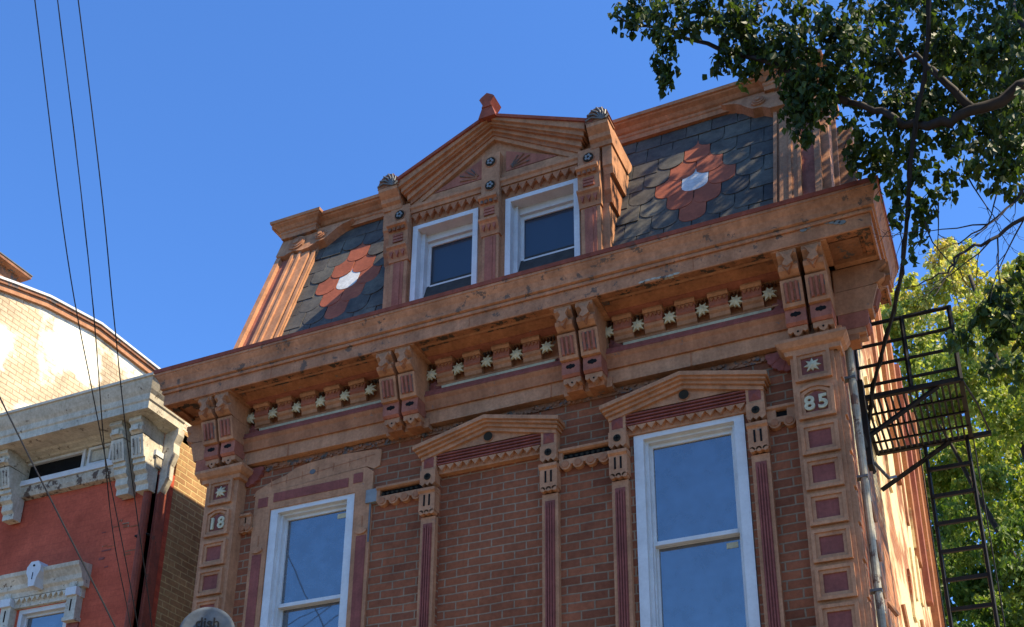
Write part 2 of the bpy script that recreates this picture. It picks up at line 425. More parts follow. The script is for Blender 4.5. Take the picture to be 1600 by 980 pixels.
# corner pilasters
def pilaster(x0, x1, number, sidex):
    p = MB()
    p.box(x0, x1, -.12, 0, 0, 6.27, 'tan')
    if sidex: p.box(x1, x1 + .025, -.10, .0, 0, 6.27, 'tan')
    pad = .04
    prof = [(.0, 6.245), (.03, 6.25), (.035, 6.285), (.06, 6.30), (.085, 6.335), (.085, 6.36), (0, 6.362)]
    a0, a1 = x0, x1 + (.025 if sidex else 0)
    p.sweep([(a0, 0, -1, 0), (a0, -.12, -1, -1), (a1, -.12, 1, -1), (a1, .0, 1, 0)], prof, 'tan')
    ob = p.build('pilaster', H)
    cx = (x0 + x1) / 2; hw = .128
    cents = [(6.145, .118)] + [(5.855, .135)] + [(5.555 - .2705 * k, .118) for k in range(20)]
    for i, (zc, hh) in enumerate(cents):
        if zc < .6: break
        q = MB()
        zt = zc + hh; zb = zc - hh
        for (d0, y) in ((0, -.150), (.024, -.138)):
            X0, X1, Z0, Z1 = cx - hw + d0, cx + hw - d0, zb + d0, zt - d0
            wd = .024 if d0 == 0 else .026
            if i == 1:
                zs = Z1 - .035
                q.prism([(X0, Z0), (X0 + wd, Z0 + wd), (X0 + wd, zs - wd * .6), (X0, zs)], y, -.12, 'y')
                q.prism([(X1, Z0), (X1, zs), (X1 - wd, zs - wd * .6), (X1 - wd, Z0 + wd)], y, -.12, 'y')
                q.prism([(X0, Z0), (X1, Z0), (X1 - wd, Z0 + wd), (X0 + wd, Z0 + wd)], y, -.12, 'y')
                q.prism([(X0, zs), (X0 + wd, zs - wd * .6), (cx - .03, Z1 - wd), (cx - .03, Z1)], y, -.12, 'y')
                q.prism([(X1, zs), (cx + .03, Z1), (cx + .03, Z1 - wd), (X1 - wd, zs - wd * .6)], y, -.12, 'y')
                q.prism([(cx - .03, Z1), (cx - .03, Z1 - wd), (cx + .03, Z1 - wd), (cx + .03, Z1)], y, -.12, 'y')
            else:
                q.prism([(X0, Z0), (X0 + wd, Z0 + wd), (X0 + wd, Z1 - wd), (X0, Z1)], y, -.12, 'y')
                q.prism([(X1, Z0), (X1, Z1), (X1 - wd, Z1 - wd), (X1 - wd, Z0 + wd)], y, -.12, 'y')
                q.prism([(X0, Z0), (X1, Z0), (X1 - wd, Z0 + wd), (X0 + wd, Z0 + wd)], y, -.12, 'y')
                q.prism([(X0, Z1), (X0 + wd, Z1 - wd), (X1 - wd, Z1 - wd), (X1, Z1)], y, -.12, 'y')
        if i == 1:
            q.prism([(cx - hw + .05, zb + .05), (cx + hw - .05, zb + .05), (cx + hw - .05, zt - .095), (cx, zt - .05), (cx - hw + .05, zt - .095)], -.126, -.119, 'y', 'maroon')
        else:
            q.box(cx - hw + .05, cx + hw - .05, -.126, -.119, zb + .05, zt - .05, 'maroon')
        q.build('raised_panel', ob)
        if sidex:   # the same mouldings seen on the flank of the pilaster
            q = MB()
            q.box(x1 + .025, x1 + .040, -.095, -.075, zb, zt, 'tan'); q.box(x1 + .025, x1 + .040, -.025, -.005, zb, zt, 'tan')
            q.box(x1 + .025, x1 + .040, -.075, -.025, zb, zb + .025, 'tan'); q.box(x1 + .025, x1 + .040, -.075, -.025, zt - .025, zt, 'tan')
            q.build('side_panel', ob)
    q = MB(); star(q, cx, -.130, 6.145, .062); q.build('leaf_ornament', ob)
    fc = bpy.data.curves.new('house_number', 'FONT'); fc.body = number; fc.size = .150
    fc.extrude = .008; fc.offset = .0045; fc.align_x = 'CENTER'; fc.space_character = 1.25
    fo = bpy.data.objects.new('house_number', fc); scene.collection.objects.link(fo)
    fo.parent = ob; fo.location = (cx - H.location.x, -.136, 5.79); fo.rotation_euler = (R(90), 0, 0)
    fc.materials.append(M['star']); meshed(fo)
    return ob
pilaster(-6.36, -6.015, '18', False)
pilaster(-1.155, -.845, '85', True)

# main cornice ------------------------------------------------------
PAIRS = [(-6.185, .0), (-4.335, 0), (-2.725, 0), (-.975, 0)]
c = MB()
c.box(XL, XR, -.08, -.0, 6.398, 6.52, 'tan')
c.prism([(-.0, 6.52), (-.10, 6.52), (-.103, 6.55), (-.112, 6.60), (-.13, 6.63), (-.13, 6.64), (0, 6.64)], XL, XR, 'x', 'tan2')
c.prism([(-.0, 6.64), (-.134, 6.64), (-.134, 6.655), (-.12, 6.665), (-.12, 6.695), (0, 6.70)], XL - .01, XR + .01, 'x', 'maroon')
for x in (-5.55, -3.05, -1.9): c.box(x, x + .012, -.084, -.07, 6.40, 6.52, 'tan2')
c.build('architrave', H)
c = MB(); c.box(XL, XR, -.02, .0, 6.70, 7.0, 'tan2'); c.box(XL, XR, -.045, -.02, 6.70, 6.722, 'tan2')
for a, b_ in zip(PAIRS[:-1], PAIRS[1:]):
    c.prism([(-.02, 6.762), (-.058, 6.764), (-.062, 6.775), (-.03, 6.79), (-.02, 6.79)], a[0] + .20, b_[0] - .20, 'x', 'tan')
c.build('frieze', H)
for a, b_ in zip(PAIRS[:-1], PAIRS[1:]):
    s_ = MB(); x0, x1 = a[0] + .29, b_[0] - .29
    s_.box(x0, x1, -.062, -.02, 6.722, 6.758, 'star'); s_.box(x0 - .01, x1 + .01, -.055, -.02, 6.758, 6.764, 'tan')
    s_.build('cream_strip', H)
    for x in (x0 - .075, x1 + .075):
        f = MB(); star(f, x, -.04, 6.765, .08, 'maroon', rnd.random(), 8); f.build('maroon_rosette', H)
# soffit
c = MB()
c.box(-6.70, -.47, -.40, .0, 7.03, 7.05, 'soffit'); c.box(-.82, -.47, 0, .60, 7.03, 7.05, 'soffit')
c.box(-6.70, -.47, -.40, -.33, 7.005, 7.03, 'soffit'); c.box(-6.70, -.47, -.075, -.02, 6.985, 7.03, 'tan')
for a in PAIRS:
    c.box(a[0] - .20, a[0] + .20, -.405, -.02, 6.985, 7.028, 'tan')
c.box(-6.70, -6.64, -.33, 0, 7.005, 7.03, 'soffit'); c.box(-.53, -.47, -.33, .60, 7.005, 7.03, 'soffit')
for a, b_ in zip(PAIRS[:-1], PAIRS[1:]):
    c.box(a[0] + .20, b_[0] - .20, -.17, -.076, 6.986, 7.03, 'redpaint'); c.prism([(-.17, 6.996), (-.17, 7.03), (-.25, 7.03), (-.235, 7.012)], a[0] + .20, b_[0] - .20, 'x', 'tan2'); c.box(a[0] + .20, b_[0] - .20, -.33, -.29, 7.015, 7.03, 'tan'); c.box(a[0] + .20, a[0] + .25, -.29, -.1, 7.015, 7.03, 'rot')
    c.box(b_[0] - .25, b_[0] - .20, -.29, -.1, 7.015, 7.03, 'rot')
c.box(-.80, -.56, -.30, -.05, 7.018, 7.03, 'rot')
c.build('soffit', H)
# crown, mitred round the right-hand corner and returned on the left
prof = [(0, 7.05), (0, 6.995), (.015, 6.992), (.018, 7.0), (.018, 7.110), (.036, 7.106), (.040, 7.118), (.036, 7.134), (.024, 7.140), (.052, 7.150), (.054, 7.185),
        (.066, 7.225), (.088, 7.262), (.092, 7.275), (.10, 7.278), (.10, 7.300)]
path = [(-6.70, .0, -1, 0), (-6.70, -.405, -1, -1), (-.47, -.405, 1, -1), (-.47, .62, 1, 0)]
c = MB(); c.sweep(path, prof + [(0, 7.31)], 'tanworn')
for x in (-5.55, -3.62, -1.75): c.box(x, x + .006, -.4255, -.40, 7.0, 7.115, 'tan2')
crown = c.build('crown_moulding', H)
c = MB(); c.sweep(path, [(.07, 7.302), (.106, 7.302), (.110, 7.336), (.09, 7.345), (-.2, 7.352)], 'rust')
c.box(-6.5, -.67, -.215, .0, 7.30, 7.352, 'rust'); c.build('gutter_flashing', H)
c = MB()   # broken, patched lump near the right end
for k in range(9):
    x = -.92 + k * .034
    c.disc(x, -.432, -.40, 7.10 + .03 * math.sin(k * .5), .028, 'grey', 7, .018)
c.build('peeling_patch', crown); c = MB()
for k in range(7):
    c.disc(-2.15 + k * .045, -.4275, -.40, 7.005 + .006 * math.sin(k), .03, 'creamrot', 6, .010)
c.build('peeling_patch', crown)

# modillions and leaf ornaments
stars = [[-5.98, -5.74, -5.485, -5.235, -4.985, -4.73], [-4.15, -3.88, -3.61, -3.345, -3.075], [-2.547, -2.30, -2.04, -1.78, -1.52, -1.265]]
stars[1] = [-4.13, -3.88, -3.612, -3.345, -3.075, -2.93][:5]
def modillion(x):
    b_ = MB(); hw = .080
    b_.prism([(-.02, 6.985), (-.125, 6.985), (-.13, 6.965), (-.115, 6.945), (-.02, 6.945)], x - hw, x + hw, 'x', 'tan')
    b_.prism([(-.02, 6.945), (-.10, 6.945), (-.105, 6.87), (-.09, 6.86), (-.02, 6.86)], x - hw + .006, x + hw - .006, 'x', 'redpaint')
    zig(b_, x - hw + .012, x + hw - .012, 6.94, 6.905, -.112, -.10, 4, 'tan2')
    b_.prism([(-.02, 6.86), (-.095, 6.86), (-.095, 6.835), (-.075, 6.82), (-.07, 6.79), (-.045, 6.775), (-.02, 6.77)], x - hw, x + hw, 'x', 'tan')
    b_.build('modillion', H)
for row in stars:
    for i, x in enumerate(row):
        f = MB(); f.disc(x, -.08, -.02, 6.866, .02, 'tan2', 8); star(f, x, -.088, 6.866, .064, 'star', rnd.uniform(-.3, .3)); f.build('leaf_ornament', H)
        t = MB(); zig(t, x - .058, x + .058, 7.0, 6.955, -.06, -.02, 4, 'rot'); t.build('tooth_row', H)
        if i < len(row) - 1: modillion((x + row[i + 1]) / 2)

# brackets
def bracket(xf):
    b_ = MB(xf)
    hw = .071
    b_.prism([(-.02, 6.984), (-.40, 6.984), (-.402, 6.945), (-.37, 6.925), (-.345, 6.905), (-.352, 6.88), (-.385, 6.862), (-.372, 6.83), (-.33, 6.805), (-.27, 6.792), (-.02, 6.79)], -hw, hw, 'x', 'tan')
    # carved leaf on the scroll
    b_.prism([(-.05, 6.97), (-.012, 6.90), (-.035, 6.86), (.0, 6.835), (.045, 6.865), (.03, 6.91), (.055, 6.96), (.01, 6.93)], -.418, -.35, 'y', 'tan')
    b_.prism([(-.038, 6.86), (0, 6.80), (.038, 6.86), (0, 6.895)], -.405, -.35, 'y', 'tan2')
    # fluted panel leaning back towards its foot
    def slant(x, y, z): return (x, y + (6.785 - z) * .30, z)
    pv = MB(slant)
    pv.box(-hw - .006, hw + .006, -.325, -.02, 6.585, 6.783, 'tan')
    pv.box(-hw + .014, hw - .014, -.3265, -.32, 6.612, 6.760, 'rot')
    for i in range(3):
        x = -.037 + .037 * i
        pv.prism([(x - .012, -.3255), (x - .008, -.340), (x, -.346), (x + .008, -.340), (x + .012, -.3255)], 6.617, 6.755, 'z', 'redpaint')
    for i, f in enumerate(pv.f): b_.add([pv.v[j] for j in f], [list(range(len(f)))], pv.mats[pv.m[i]])
    # block with a dark keyhole
    b_.prism([(-.02, 6.583), (-.235, 6.583), (-.235, 6.47), (-.215, 6.452), (-.02, 6.452)], -hw - .004, hw + .004, 'x', 'redpaint')
    b_.prism([(-.040, 6.535), (-.030, 6.550), (-.014, 6.550), (0, 6.558), (.014, 6.550), (.030, 6.550), (.040, 6.535), (.030, 6.520), (.014, 6.520), (0, 6.512), (-.014, 6.520), (-.030, 6.520)], -.238, -.22, 'y', 'dark')
    # scalloped foot
    b_.prism([(-hw, 6.45), (-hw, 6.408), (-.052, 6.398), (-.036, 6.412), (-.024, 6.385), (0, 6.366), (.024, 6.385), (.036, 6.412), (.052, 6.398), (hw, 6.408), (hw, 6.45)], -.205, -.02, 'y', 'tan')
    b_.disc(0, -.209, -.20, 6.405, .008, 'dark', 8)
    b_.prism([(-.02, 6.45), (-.16, 6.45), (-.15, 6.36), (-.02, 6.36)], -hw + .004, hw - .004, 'x', 'tan2')
    return b_
BX = [(-6.265, -6.085), (-4.425, -4.245), (-2.815, -2.635), (-1.065, -.885)]
for pair in BX:
    for x in pair: bracket(lambda a, b2, c2, x=x: (x + a, b2, c2)).build('bracket', H)
    g_ = MB(); g_.box(sum(pair) / 2 - .20, sum(pair) / 2 + .20, -.10, -.0, 6.362, 6.45, 'tan'); g_.build('bracket_base', H)
bracket(lambda a, b2, c2: (XR - .0 - b2, .06 + a, c2)).build('bracket', H)
bracket(lambda a, b2, c2: (XL + b2, .04 + a, c2)).build('bracket', H)

# rough strip below the cornice and two painted fans
c = MB(); rr = random.Random(5)
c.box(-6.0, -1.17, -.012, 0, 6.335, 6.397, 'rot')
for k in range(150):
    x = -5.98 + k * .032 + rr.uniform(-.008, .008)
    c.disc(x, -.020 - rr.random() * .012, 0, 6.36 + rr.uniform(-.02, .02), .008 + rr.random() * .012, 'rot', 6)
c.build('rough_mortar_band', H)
for sx, x in ((1, -6.0), (-1, -1.17)):
    f = MB()
    for k in range(5):
        a0, a1 = -math.pi / 2 * k / 5, -math.pi / 2 * (k + 1) / 5
        r_ = .17
        f.prism([(x, 6.38), (x + sx * r_ * math.cos(a0), 6.38 + r_ * math.sin(a0)), (x + sx * (r_ + .012) * math.cos((a0 + a1) / 2), 6.38 + (r_ + .012) * math.sin((a0 + a1) / 2)), (x + sx * r_ * math.cos(a1), 6.38 + r_ * math.sin(a1))], -.035 - .004 * (k % 2), -.0, 'y', 'maroon')
    f.build('painted_fan', H)

# ------------------------------------------------------------ windows
def window(xc, sticker):
    f = MB()
    x0, x1 = xc - .425, xc + .425
    f.box(x0, x0 + .075, -.01, .12, ZB, 5.935, 'white'); f.box(x1 - .075, x1, -.01, .12, ZB, 5.935, 'white')
    f.box(x0 + .075, x1 - .075, -.01, .12, 5.895, 5.935, 'white')
    f.box(x0 + .075, x0 + .10, .035, .12, ZB, 5.895, 'white'); f.box(x1 - .10, x1 - .075, .035, .12, ZB, 5.895, 'white')
    f.box(x0 + .10, x1 - .10, .035, .12, 5.875, 5.895, 'white')
    f.box(x0 + .10, x0 + .108, .07, .12, ZB, 5.875, 'white')
    f.box(x0, x1, -.03, .12, ZB - .05, ZB, 'white')
    wo_ = f.build('window', H)
    a0, a1 = xc - .325, xc + .325
    for nm, zb, zt, y in (('upper_sash', 5.035, 5.875, .075), ('lower_sash', 4.06, 5.06, .115)):
        s_ = MB()
        s_.box(a0, a0 + .022, y, y + .035, zb, zt, 'white'); s_.box(a1 - .022, a1, y, y + .035, zb, zt, 'white')
        s_.box(a0 + .022, a1 - .022, y, y + .035, zt - .028, zt, 'white'); s_.box(a0 + .022, a1 - .022, y - .006 if nm[0] == 'u' else y, y + .035, zb, zb + .032, 'white')
        s_.build(nm, wo_)
        g_ = MB(); g_.box(a0 + .022, a1 - .022, y + .018, y + .022, zb + .03, zt - .028, 'glass'); g_.build('glass_pane', wo_)
    s_ = MB(); z = sticker
    s_.box(a1 - .125, a1 - .04, sticker_y(z), sticker_y(z) + .003, z - .022, z + .022, 'star'); s_.build('sticker', wo_)
def sticker_y(z): return .089 if z > 5.1 else .129
window(-5.29, 5.80)
window(-1.97, 4.97)

def hood(xc, name='window_surround'):
    """pedimented surround with notched capitals and fluted maroon casings"""
    s_ = MB()
    for sx in (-1, 1):
        a, b_ = xc + sx * .465, xc + sx * .597
        lo, hi = min(a, b_), max(a, b_); mx = (lo + hi) / 2
        s_.box(lo, hi, -.05, 0, 0, 5.56, 'tan')
    ob = s_.build(name, H)
    for sx in (-1, 1):
        a, b_ = xc + sx * .465, xc + sx * .597
        lo, hi = min(a, b_), max(a, b_); mx = (lo + hi) / 2
        c_ = MB()
        c_.box(mx - .040, mx + .040, -.056, -.049, ZB - .3, 5.50, 'maroon')
        for dx in (-.030, -.010, .010, .030):
            c_.box(mx + dx - .005, mx + dx + .005, -.066, -.055, ZB - .3, 5.49 - abs(dx), 'maroon')
        c_.build('fluted_panel', ob)
        c_ = MB()
        # lower tier with two slots and teeth
        lo2, hi2 = lo - .006, hi + .006
        c_.prism([(lo2, 5.785), (lo2, 5.60)] + [(lo2 + (hi2 - lo2) * k / 6, 5.575 if k % 2 == 0 else 5.60) for k in range(1, 6)] + [(hi2, 5.60), (hi2, 5.785)], -.085, -.0, 'y', 'tan')
        for k in (0, 1, 2): c_.disc(lo2 + (hi2 - lo2) * (k + .5) / 3, -.085, -.02, 5.59, .021, 'tan', 10)
        for dx in (-.023, .023): c_.box(mx + dx - .0075, mx + dx + .0075, -.088, -.08, 5.645, 5.745, 'dark')
        c_.prism([(-.085, 5.76), (-.105, 5.775), (-.105, 5.80), (-.06, 5.806), (0, 5.806), (0, 5.76)], lo2 - .004, hi2 + .004, 'x', 'tan')
        # upper tier with a bronze boss
        c_.prism([(lo - .004, 5.965), (lo - .004, 5.85)] + [(lo + (hi - lo) * k / 6, 5.828 if k % 2 else 5.85) for k in range(1, 6)] + [(hi + .004, 5.85), (hi + .004, 5.965)], -.088, 0, 'y', 'tan')
        c_.box(lo, hi, -.074, 0, 5.965, 6.12, 'tan')
        c_.build('capital', ob)
        c_ = MB(); c_.disc(mx, -.094, -.08, 5.905, .030, 'bronze', 14); c_.box(mx - .004, mx + .004, -.099, -.093, 5.885, 5.925, 'dark'); c_.box(mx - .02, mx + .02, -.099, -.093, 5.901, 5.909, 'dark'); c_.build('boss', ob)
        c_ = MB(); c_.add([(mx - .045, -.075, 5.99), (mx + .045, -.075, 5.99), (mx + .045, -.075, 6.085), (mx - .045, -.075, 6.085), (mx, -.098, 6.04)], [(0, 1, 4), (1, 2, 4), (2, 3, 4), (3, 0, 4)], 'maroon'); c_.build('pyramid_block', ob)
    # lintel
    l_ = MB()
    l_.box(xc - .465, xc + .465, -.045, 0, 6.0, 6.115, 'maroon')
    for k in range(4):
        z = 6.012 + k * .028
        l_.prism([(-.045, z - .011), (-.066, z - .004), (-.066, z + .006), (-.045, z + .013)], xc - .465, xc + .465, 'x', 'maroon')
    l_.build('lintel', ob)
    l_ = MB(); l_.box(xc - .465, xc + .465, -.028, .06, 5.938, 6.0, 'tan')
    zig(l_, xc - .455, xc + .455, 6.0, 5.952, -.062, -.028, 12, 'tan'); l_.build('tooth_row', ob)
    # pediment
    p = MB()
    p.prism([(xc - .60, 6.118), (xc + .60, 6.118), (xc + .58, 6.13), (xc, 6.285), (xc - .58, 6.13)], -.058, 0, 'y', 'tan')
    for (dz0, dz1, yy, ex) in ((0, .032, -.085, .60), (.032, .058, -.108, .615), (.058, .078, -.135, .63), (.078, .112, -.158, .645)):
        zb0, zb1 = 6.062 + dz0, 6.062 + dz1 + .0
        za = 6.215
        p.prism([(xc - ex, zb0), (xc - ex, zb1), (xc, za + dz1), (xc + ex, zb1), (xc + ex, zb0), (xc, za + dz0)], yy, 0, 'y', 'tan')
    p.build('pediment', ob)
    p = MB(); p.disc(xc, -.066, -.05, 6.172, .046, 'tan2', 18); p.disc(xc, -.070, -.06, 6.172, .039, 'bronze', 18); p.build('round_boss', ob)
    return ob
hood(-3.60); hood(-1.97)

# left window: the moulded hood is gone, only the flat painted backing is left
s_ = MB(); xc = -5.29
for sx in (-1, 1):
    a, b_ = xc + sx * .43, xc + sx * .60
    lo, hi = min(a, b_), max(a, b_)
    s_.box(lo, hi, -.022, 0, 0, 5.935, 'tan')
s_.prism([(xc - .60, 5.935), (xc + .60, 5.935), (xc + .60, 6.10), (xc + .53, 6.155), (xc + .34, 6.15), (xc - .60, 6.095)], -.022, 0, 'y', 'tan')
ob = s_.build('window_surround', H)
s_ = MB()
for sx in (-1, 1): s_.box(xc + sx * .52 - .047, xc + sx * .52 + .047, -.027, -.021, ZB - .3, 5.52, 'maroon')
s_.box(xc - .40, xc + .36, -.027, -.021, 6.0, 6.085, 'maroon'); s_.box(xc + .41, xc + .50, -.027, -.021, 6.02, 6.11, 'maroon')
s_.box(xc - .56, xc - .46, -.027, -.021, 5.97, 6.06, 'maroon'); s_.build('maroon_panel', ob)
s_ = MB()
s_.prism([(xc - .63, 6.095), (xc - .60, 6.15), (xc - .44, 6.215), (xc - .3, 6.25), (xc - .2, 6.30), (xc - .05, 6.325), (xc + .25, 6.335), (xc + .52, 6.32), (xc + .66, 6.305), (xc + .665, 6.27), (xc + .655, 6.15), (xc + .60, 6.13), (xc + .53, 6.165), (xc + .34, 6.158), (xc - .60, 6.10)], -.014, 0, 'y', 'tan')
for k in range(7): s_.box(xc - .45 + k * .16, xc - .443 + k * .16, -.0165, -.012, 6.16 + .008 * k, 6.235 + .008 * k, 'tan2')
s_.prism([(xc - .45, 6.175), (xc + .6, 6.262), (xc + .6, 6.268), (xc - .45, 6.181)], -.0165, -.012, 'y', 'tan2')
s_.disc(xc - .02, -.018, -.01, 6.225, .03, 'metal', 12, .024)
s_.build('bare_pediment', ob)
for sx in (-1, 1):
    s_ = MB(); x = xc + sx * .52
    s_.box(x - .006, x + .006, -.025, -.02, 5.56, 5.70, 'tan2'); s_.disc(x, -.04, -.02, 5.56, .055, 'tan', 12, .03)
    s_.build('bracket_scar', ob)
s_ = MB(); s_.box(xc + .555, xc + .66, -.045, -.0, 5.80, 5.92, 'grey'); s_.box(xc + .585, xc + .60, -.03, -.022, 5.45, 5.8, 'metal'); s_.build('metal_patch', ob)

# belt courses between the windows
def belt(x0, x1, n, small=False):
    b_ = MB()
    b_.prism([(-.0, 5.925), (-.06, 5.925), (-.06, 5.905), (-.04, 5.895), (-.0, 5.895)], x0, x1, 'x', 'tan')
    b_.box(x0, x1, -.045, 0, 5.79, 5.835, 'tan')
    scallop(b_, x0, x1, 5.792, .044, -.045, 0, n)
    for k in range(n):
        cx_ = x0 + (k + .5) * (x1 - x0) / n; b_.disc(cx_, -.053, -.04, 5.792, .030, 'tan2', 10)
    b_.box(x0, x0 + .03, -.045, 0, 5.835, 5.895, 'tan')
    if small:
        b_.box(x0 + .03, x0 + .065, -.045, 0, 5.835, 5.895, 'tan'); b_.box(x1 - .065, x1, -.045, 0, 5.835, 5.895, 'tan')
        b_.box(x0 + .065, x1 - .065, -.012, 0, 5.835, 5.895, 'dark')
    else:
        b_.box(x0 + .03, x1, -.010, 0, 5.835, 5.895, 'dark')
        k = 0; x = x0 + .05
        while x < x1 - .03: b_.disc(x, -.03, -.008, 5.862, .014, 'bronze', 6); x += .045
    b_.build('belt_course', H)
belt(-4.63, -4.20, 4); belt(-2.995, -2.575, 4); belt(-6.012, -5.895, 2, True); belt(-1.37, -1.16, 2, True)

# ------------------------------------------------------------ mansard
TN = .356; AN = math.atan(TN)
N0, S0 = Vector((0, -math.cos(AN), math.sin(AN))), Vector((0, math.sin(AN), math.cos(AN)))
def SL(x, d, z):
    """x, stand-off from the roof plane, height -> world point on the sloping front of the mansard"""
    y = -.10 + (z - 7.35) * TN
    return (x, y + N0.y * d, z + N0.z * d)
def SLy(x, d, z): return SL(x, -d, z)   # prism helper uses y as -stand-off
b_ = MB()
b_.add([(XL + .06, -.09, 7.35), (XR - .02, -.09, 7.35), (XR - .02, .635, 9.40), (XL + .06, .635, 9.40),
        (XL + .06, 1.25, 7.35), (XR - .02, 1.25, 7.35), (XR - .02, 1.25, 9.40), (XL + .06, 1.25, 9.40)],
       [(0, 1, 2, 3), (1, 5, 6, 2), (0, 3, 7, 4), (4, 7, 6, 5), (3, 2, 6, 7)], 'roof')
b_.box(XL + .26, XR - .31, 1.252, 7.29, 9.30, 9.40, 'roof')
roof = b_.build('mansard_roof', H)
# slates
CXR = {-5.29: [], -1.87: []}
def slate_rows(x0, x1, xc):
    tiles = MB(); red = []; wht = None
    W, ROW = .236, .2175
    zrow = 7.865
    rr = random.Random(int(abs(xc) * 100))
    for k in range(-3, 9):
        zb = zrow + k * ROW
        # centre offset: row k=0 has one slate centred on xc
        off = 0 if k % 2 == 0 else .5
        j0 = int((x0 - xc) / W) - 2
        for j in range(j0, j0 + 24):
            cx_ = xc + (j + off) * W
            a, e = cx_ - W / 2 + .004, cx_ + W / 2 - .004
            if e < x0 + .02 or a > x1 - .02: continue
            a2, e2 = max(a, x0), min(e, x1)
            dj = abs(cx_ - xc) / W
            kk = k
            # diamond of nine shaped slates
            half = {0: 0, 1: .5, 2: 1, 3: .5, 4: 0}.get(kk, -1)
            isred = half >= 0 and dj <= half + .01
            iswhite = kk == 2 and dj < .01
            near = dj <= ({-1: .6, 0: 1.1, 1: 1.6, 2: 2.1, 3: 1.6, 4: 1.1, 5: .6}.get(kk, -1))
            zt = zb + ROW + (.10 if not isred else .11)
            zt = min(zt, 9.40)
            if zb < 7.28: zb_ = 7.28
            else: zb_ = zb + (0 if isred or near else rr.uniform(-.006, .006))
            if zt <= zb_ + .05: continue
            lift0 = .008 if isred else .011; lift1 = .003
            if (isred or near) and a2 == a and e2 == e:
                hw = (e - a) / 2; sc = .085
                outl = [(cx_ - hw * math.cos(t), zb_ + sc - sc * math.sin(t)) for t in [math.pi * q / 8 for q in range(9)]]
            else:
                outl = [(a2, zb_), (e2, zb_)]
                if rr.random() < .25 and e2 - a2 > .15:
                    outl = [(a2, zb_ + .012), (a2 + .02, zb_), (e2 - .01, zb_ + rr.uniform(0, .006)), (e2, zb_)]
            outl = outl + [(e2, zt), (a2, zt)]
            mat = 'whiteslate' if iswhite else ('terracotta' if isred else 'slate')
            n = len(outl)
            tone = rr.random()
            jit = rr.uniform(-.003, .003)
            def L(z, extra=0): return lift0 + (lift1 - lift0) * (z - zb_) / (zt - zb_) + jit + extra
            vs = [SL(px, L(pz), pz) for px, pz in outl] + [SL(px, L(pz) - .007, pz) for px, pz in outl]
            fs = [list(range(n)), list(range(2 * n - 1, n - 1, -1))] + [(i, i + n, (i + 1) % n + n, (i + 1) % n) for i in range(n)]
            if isred:
                q = MB(); q.add(vs, fs, mat, tone); q.build('white_slate' if iswhite else 'scalloped_slate', roof)
            else: tiles.add(vs, fs, mat, tone)
    tiles.build('slate_courses', roof)
slate_rows(-5.86, -4.60, -5.30)
slate_rows(-2.62, -1.17, -1.86)

# corner boards of the mansard (sloping)
def cboard(x0, x1, sgn):
    q = MB(SLy)
    q.box(x0, x1, -.035, .05, 7.30, 9.36, 'tan')
    wd = x1 - x0
    def seg(a, e, d, mt):
        xa, xe = (x0 + a * wd, x0 + e * wd) if sgn > 0 else (x1 - e * wd, x1 - a * wd)
        q.box(xa, xe, -d, -.03, 7.30, 9.07, mt)
    seg(0, .12, .085, 'tan'); seg(.12, .40, .045, 'redpaint'); seg(.40, .47, .085, 'tan'); seg(.47, .60, .070, 'tan'); seg(.60, .66, .085, 'tan'); seg(.66, .86, .065, 'tan'); seg(.92, 1.0, .055, 'tan')
    q.build('corner_board', H)
    q = MB(SLy)   # scroll-cut capital board
    if sgn > 0: X = lambda t: x0 + t
    else: X = lambda t: x1 - t
    out = [(0, 9.38), (0, 9.08), (.10, 9.05), (.20, 9.10), (.30, 9.07), (.40, 9.08), (.47, 9.14), (.55, 9.15), (.60, 9.20), (.66, 9.28), (.72, 9.33), (.80, 9.355), (.84, 9.38)]
    pts = [(X(a), z) for a, z in out]
    q.prism(pts, -.10, -.0, 'y', 'tan')
    for (a, z, r_) in ((.22, 9.21, .10), (.50, 9.235, .065)):
        q.disc(X(a), -.118, -.09, z, r_, 'tan', 20); q.disc(X(a), -.126, -.11, z, r_ * .8, 'tan2', 20); q.disc(X(a), -.136, -.12, z, r_ * .34, 'tan', 14)
    q.box(min(X(.10), X(.36)), max(X(.10), X(.36)), -.13, -.09, 9.32, 9.345, 'rot')
    q.build('scroll_capital', H)
cboard(-6.30, -5.84, 1); cboard(-1.18, -.80, -1)
# right flank: second board, dark slot and flank slates
q = MB()
q.prism([(-.10, 7.34), (.60, 9.36), (.78, 9.36), (.08, 7.34)], -.80, -.735, 'x', 'tan')
q.prism([(.11, 7.34), (.81, 9.36), (.84, 9.36), (.14, 7.34)], -.80, -.70, 'x', 'tan')
q.build('corner_board', H)
q = MB(); q.prism([(.15, 7.34), (.85, 9.36), (1.262, 9.36), (1.262, 7.34)], -.84, -.81, 'x', 'slate'); q.build('flank_slates', roof)
q = MB(); q.prism([(.42, 7.34), (1.10, 9.3), (1.20, 9.3), (.65, 7.34)], -.81, -.60, 'x', 'rot'); q.build('flank_board', roof)

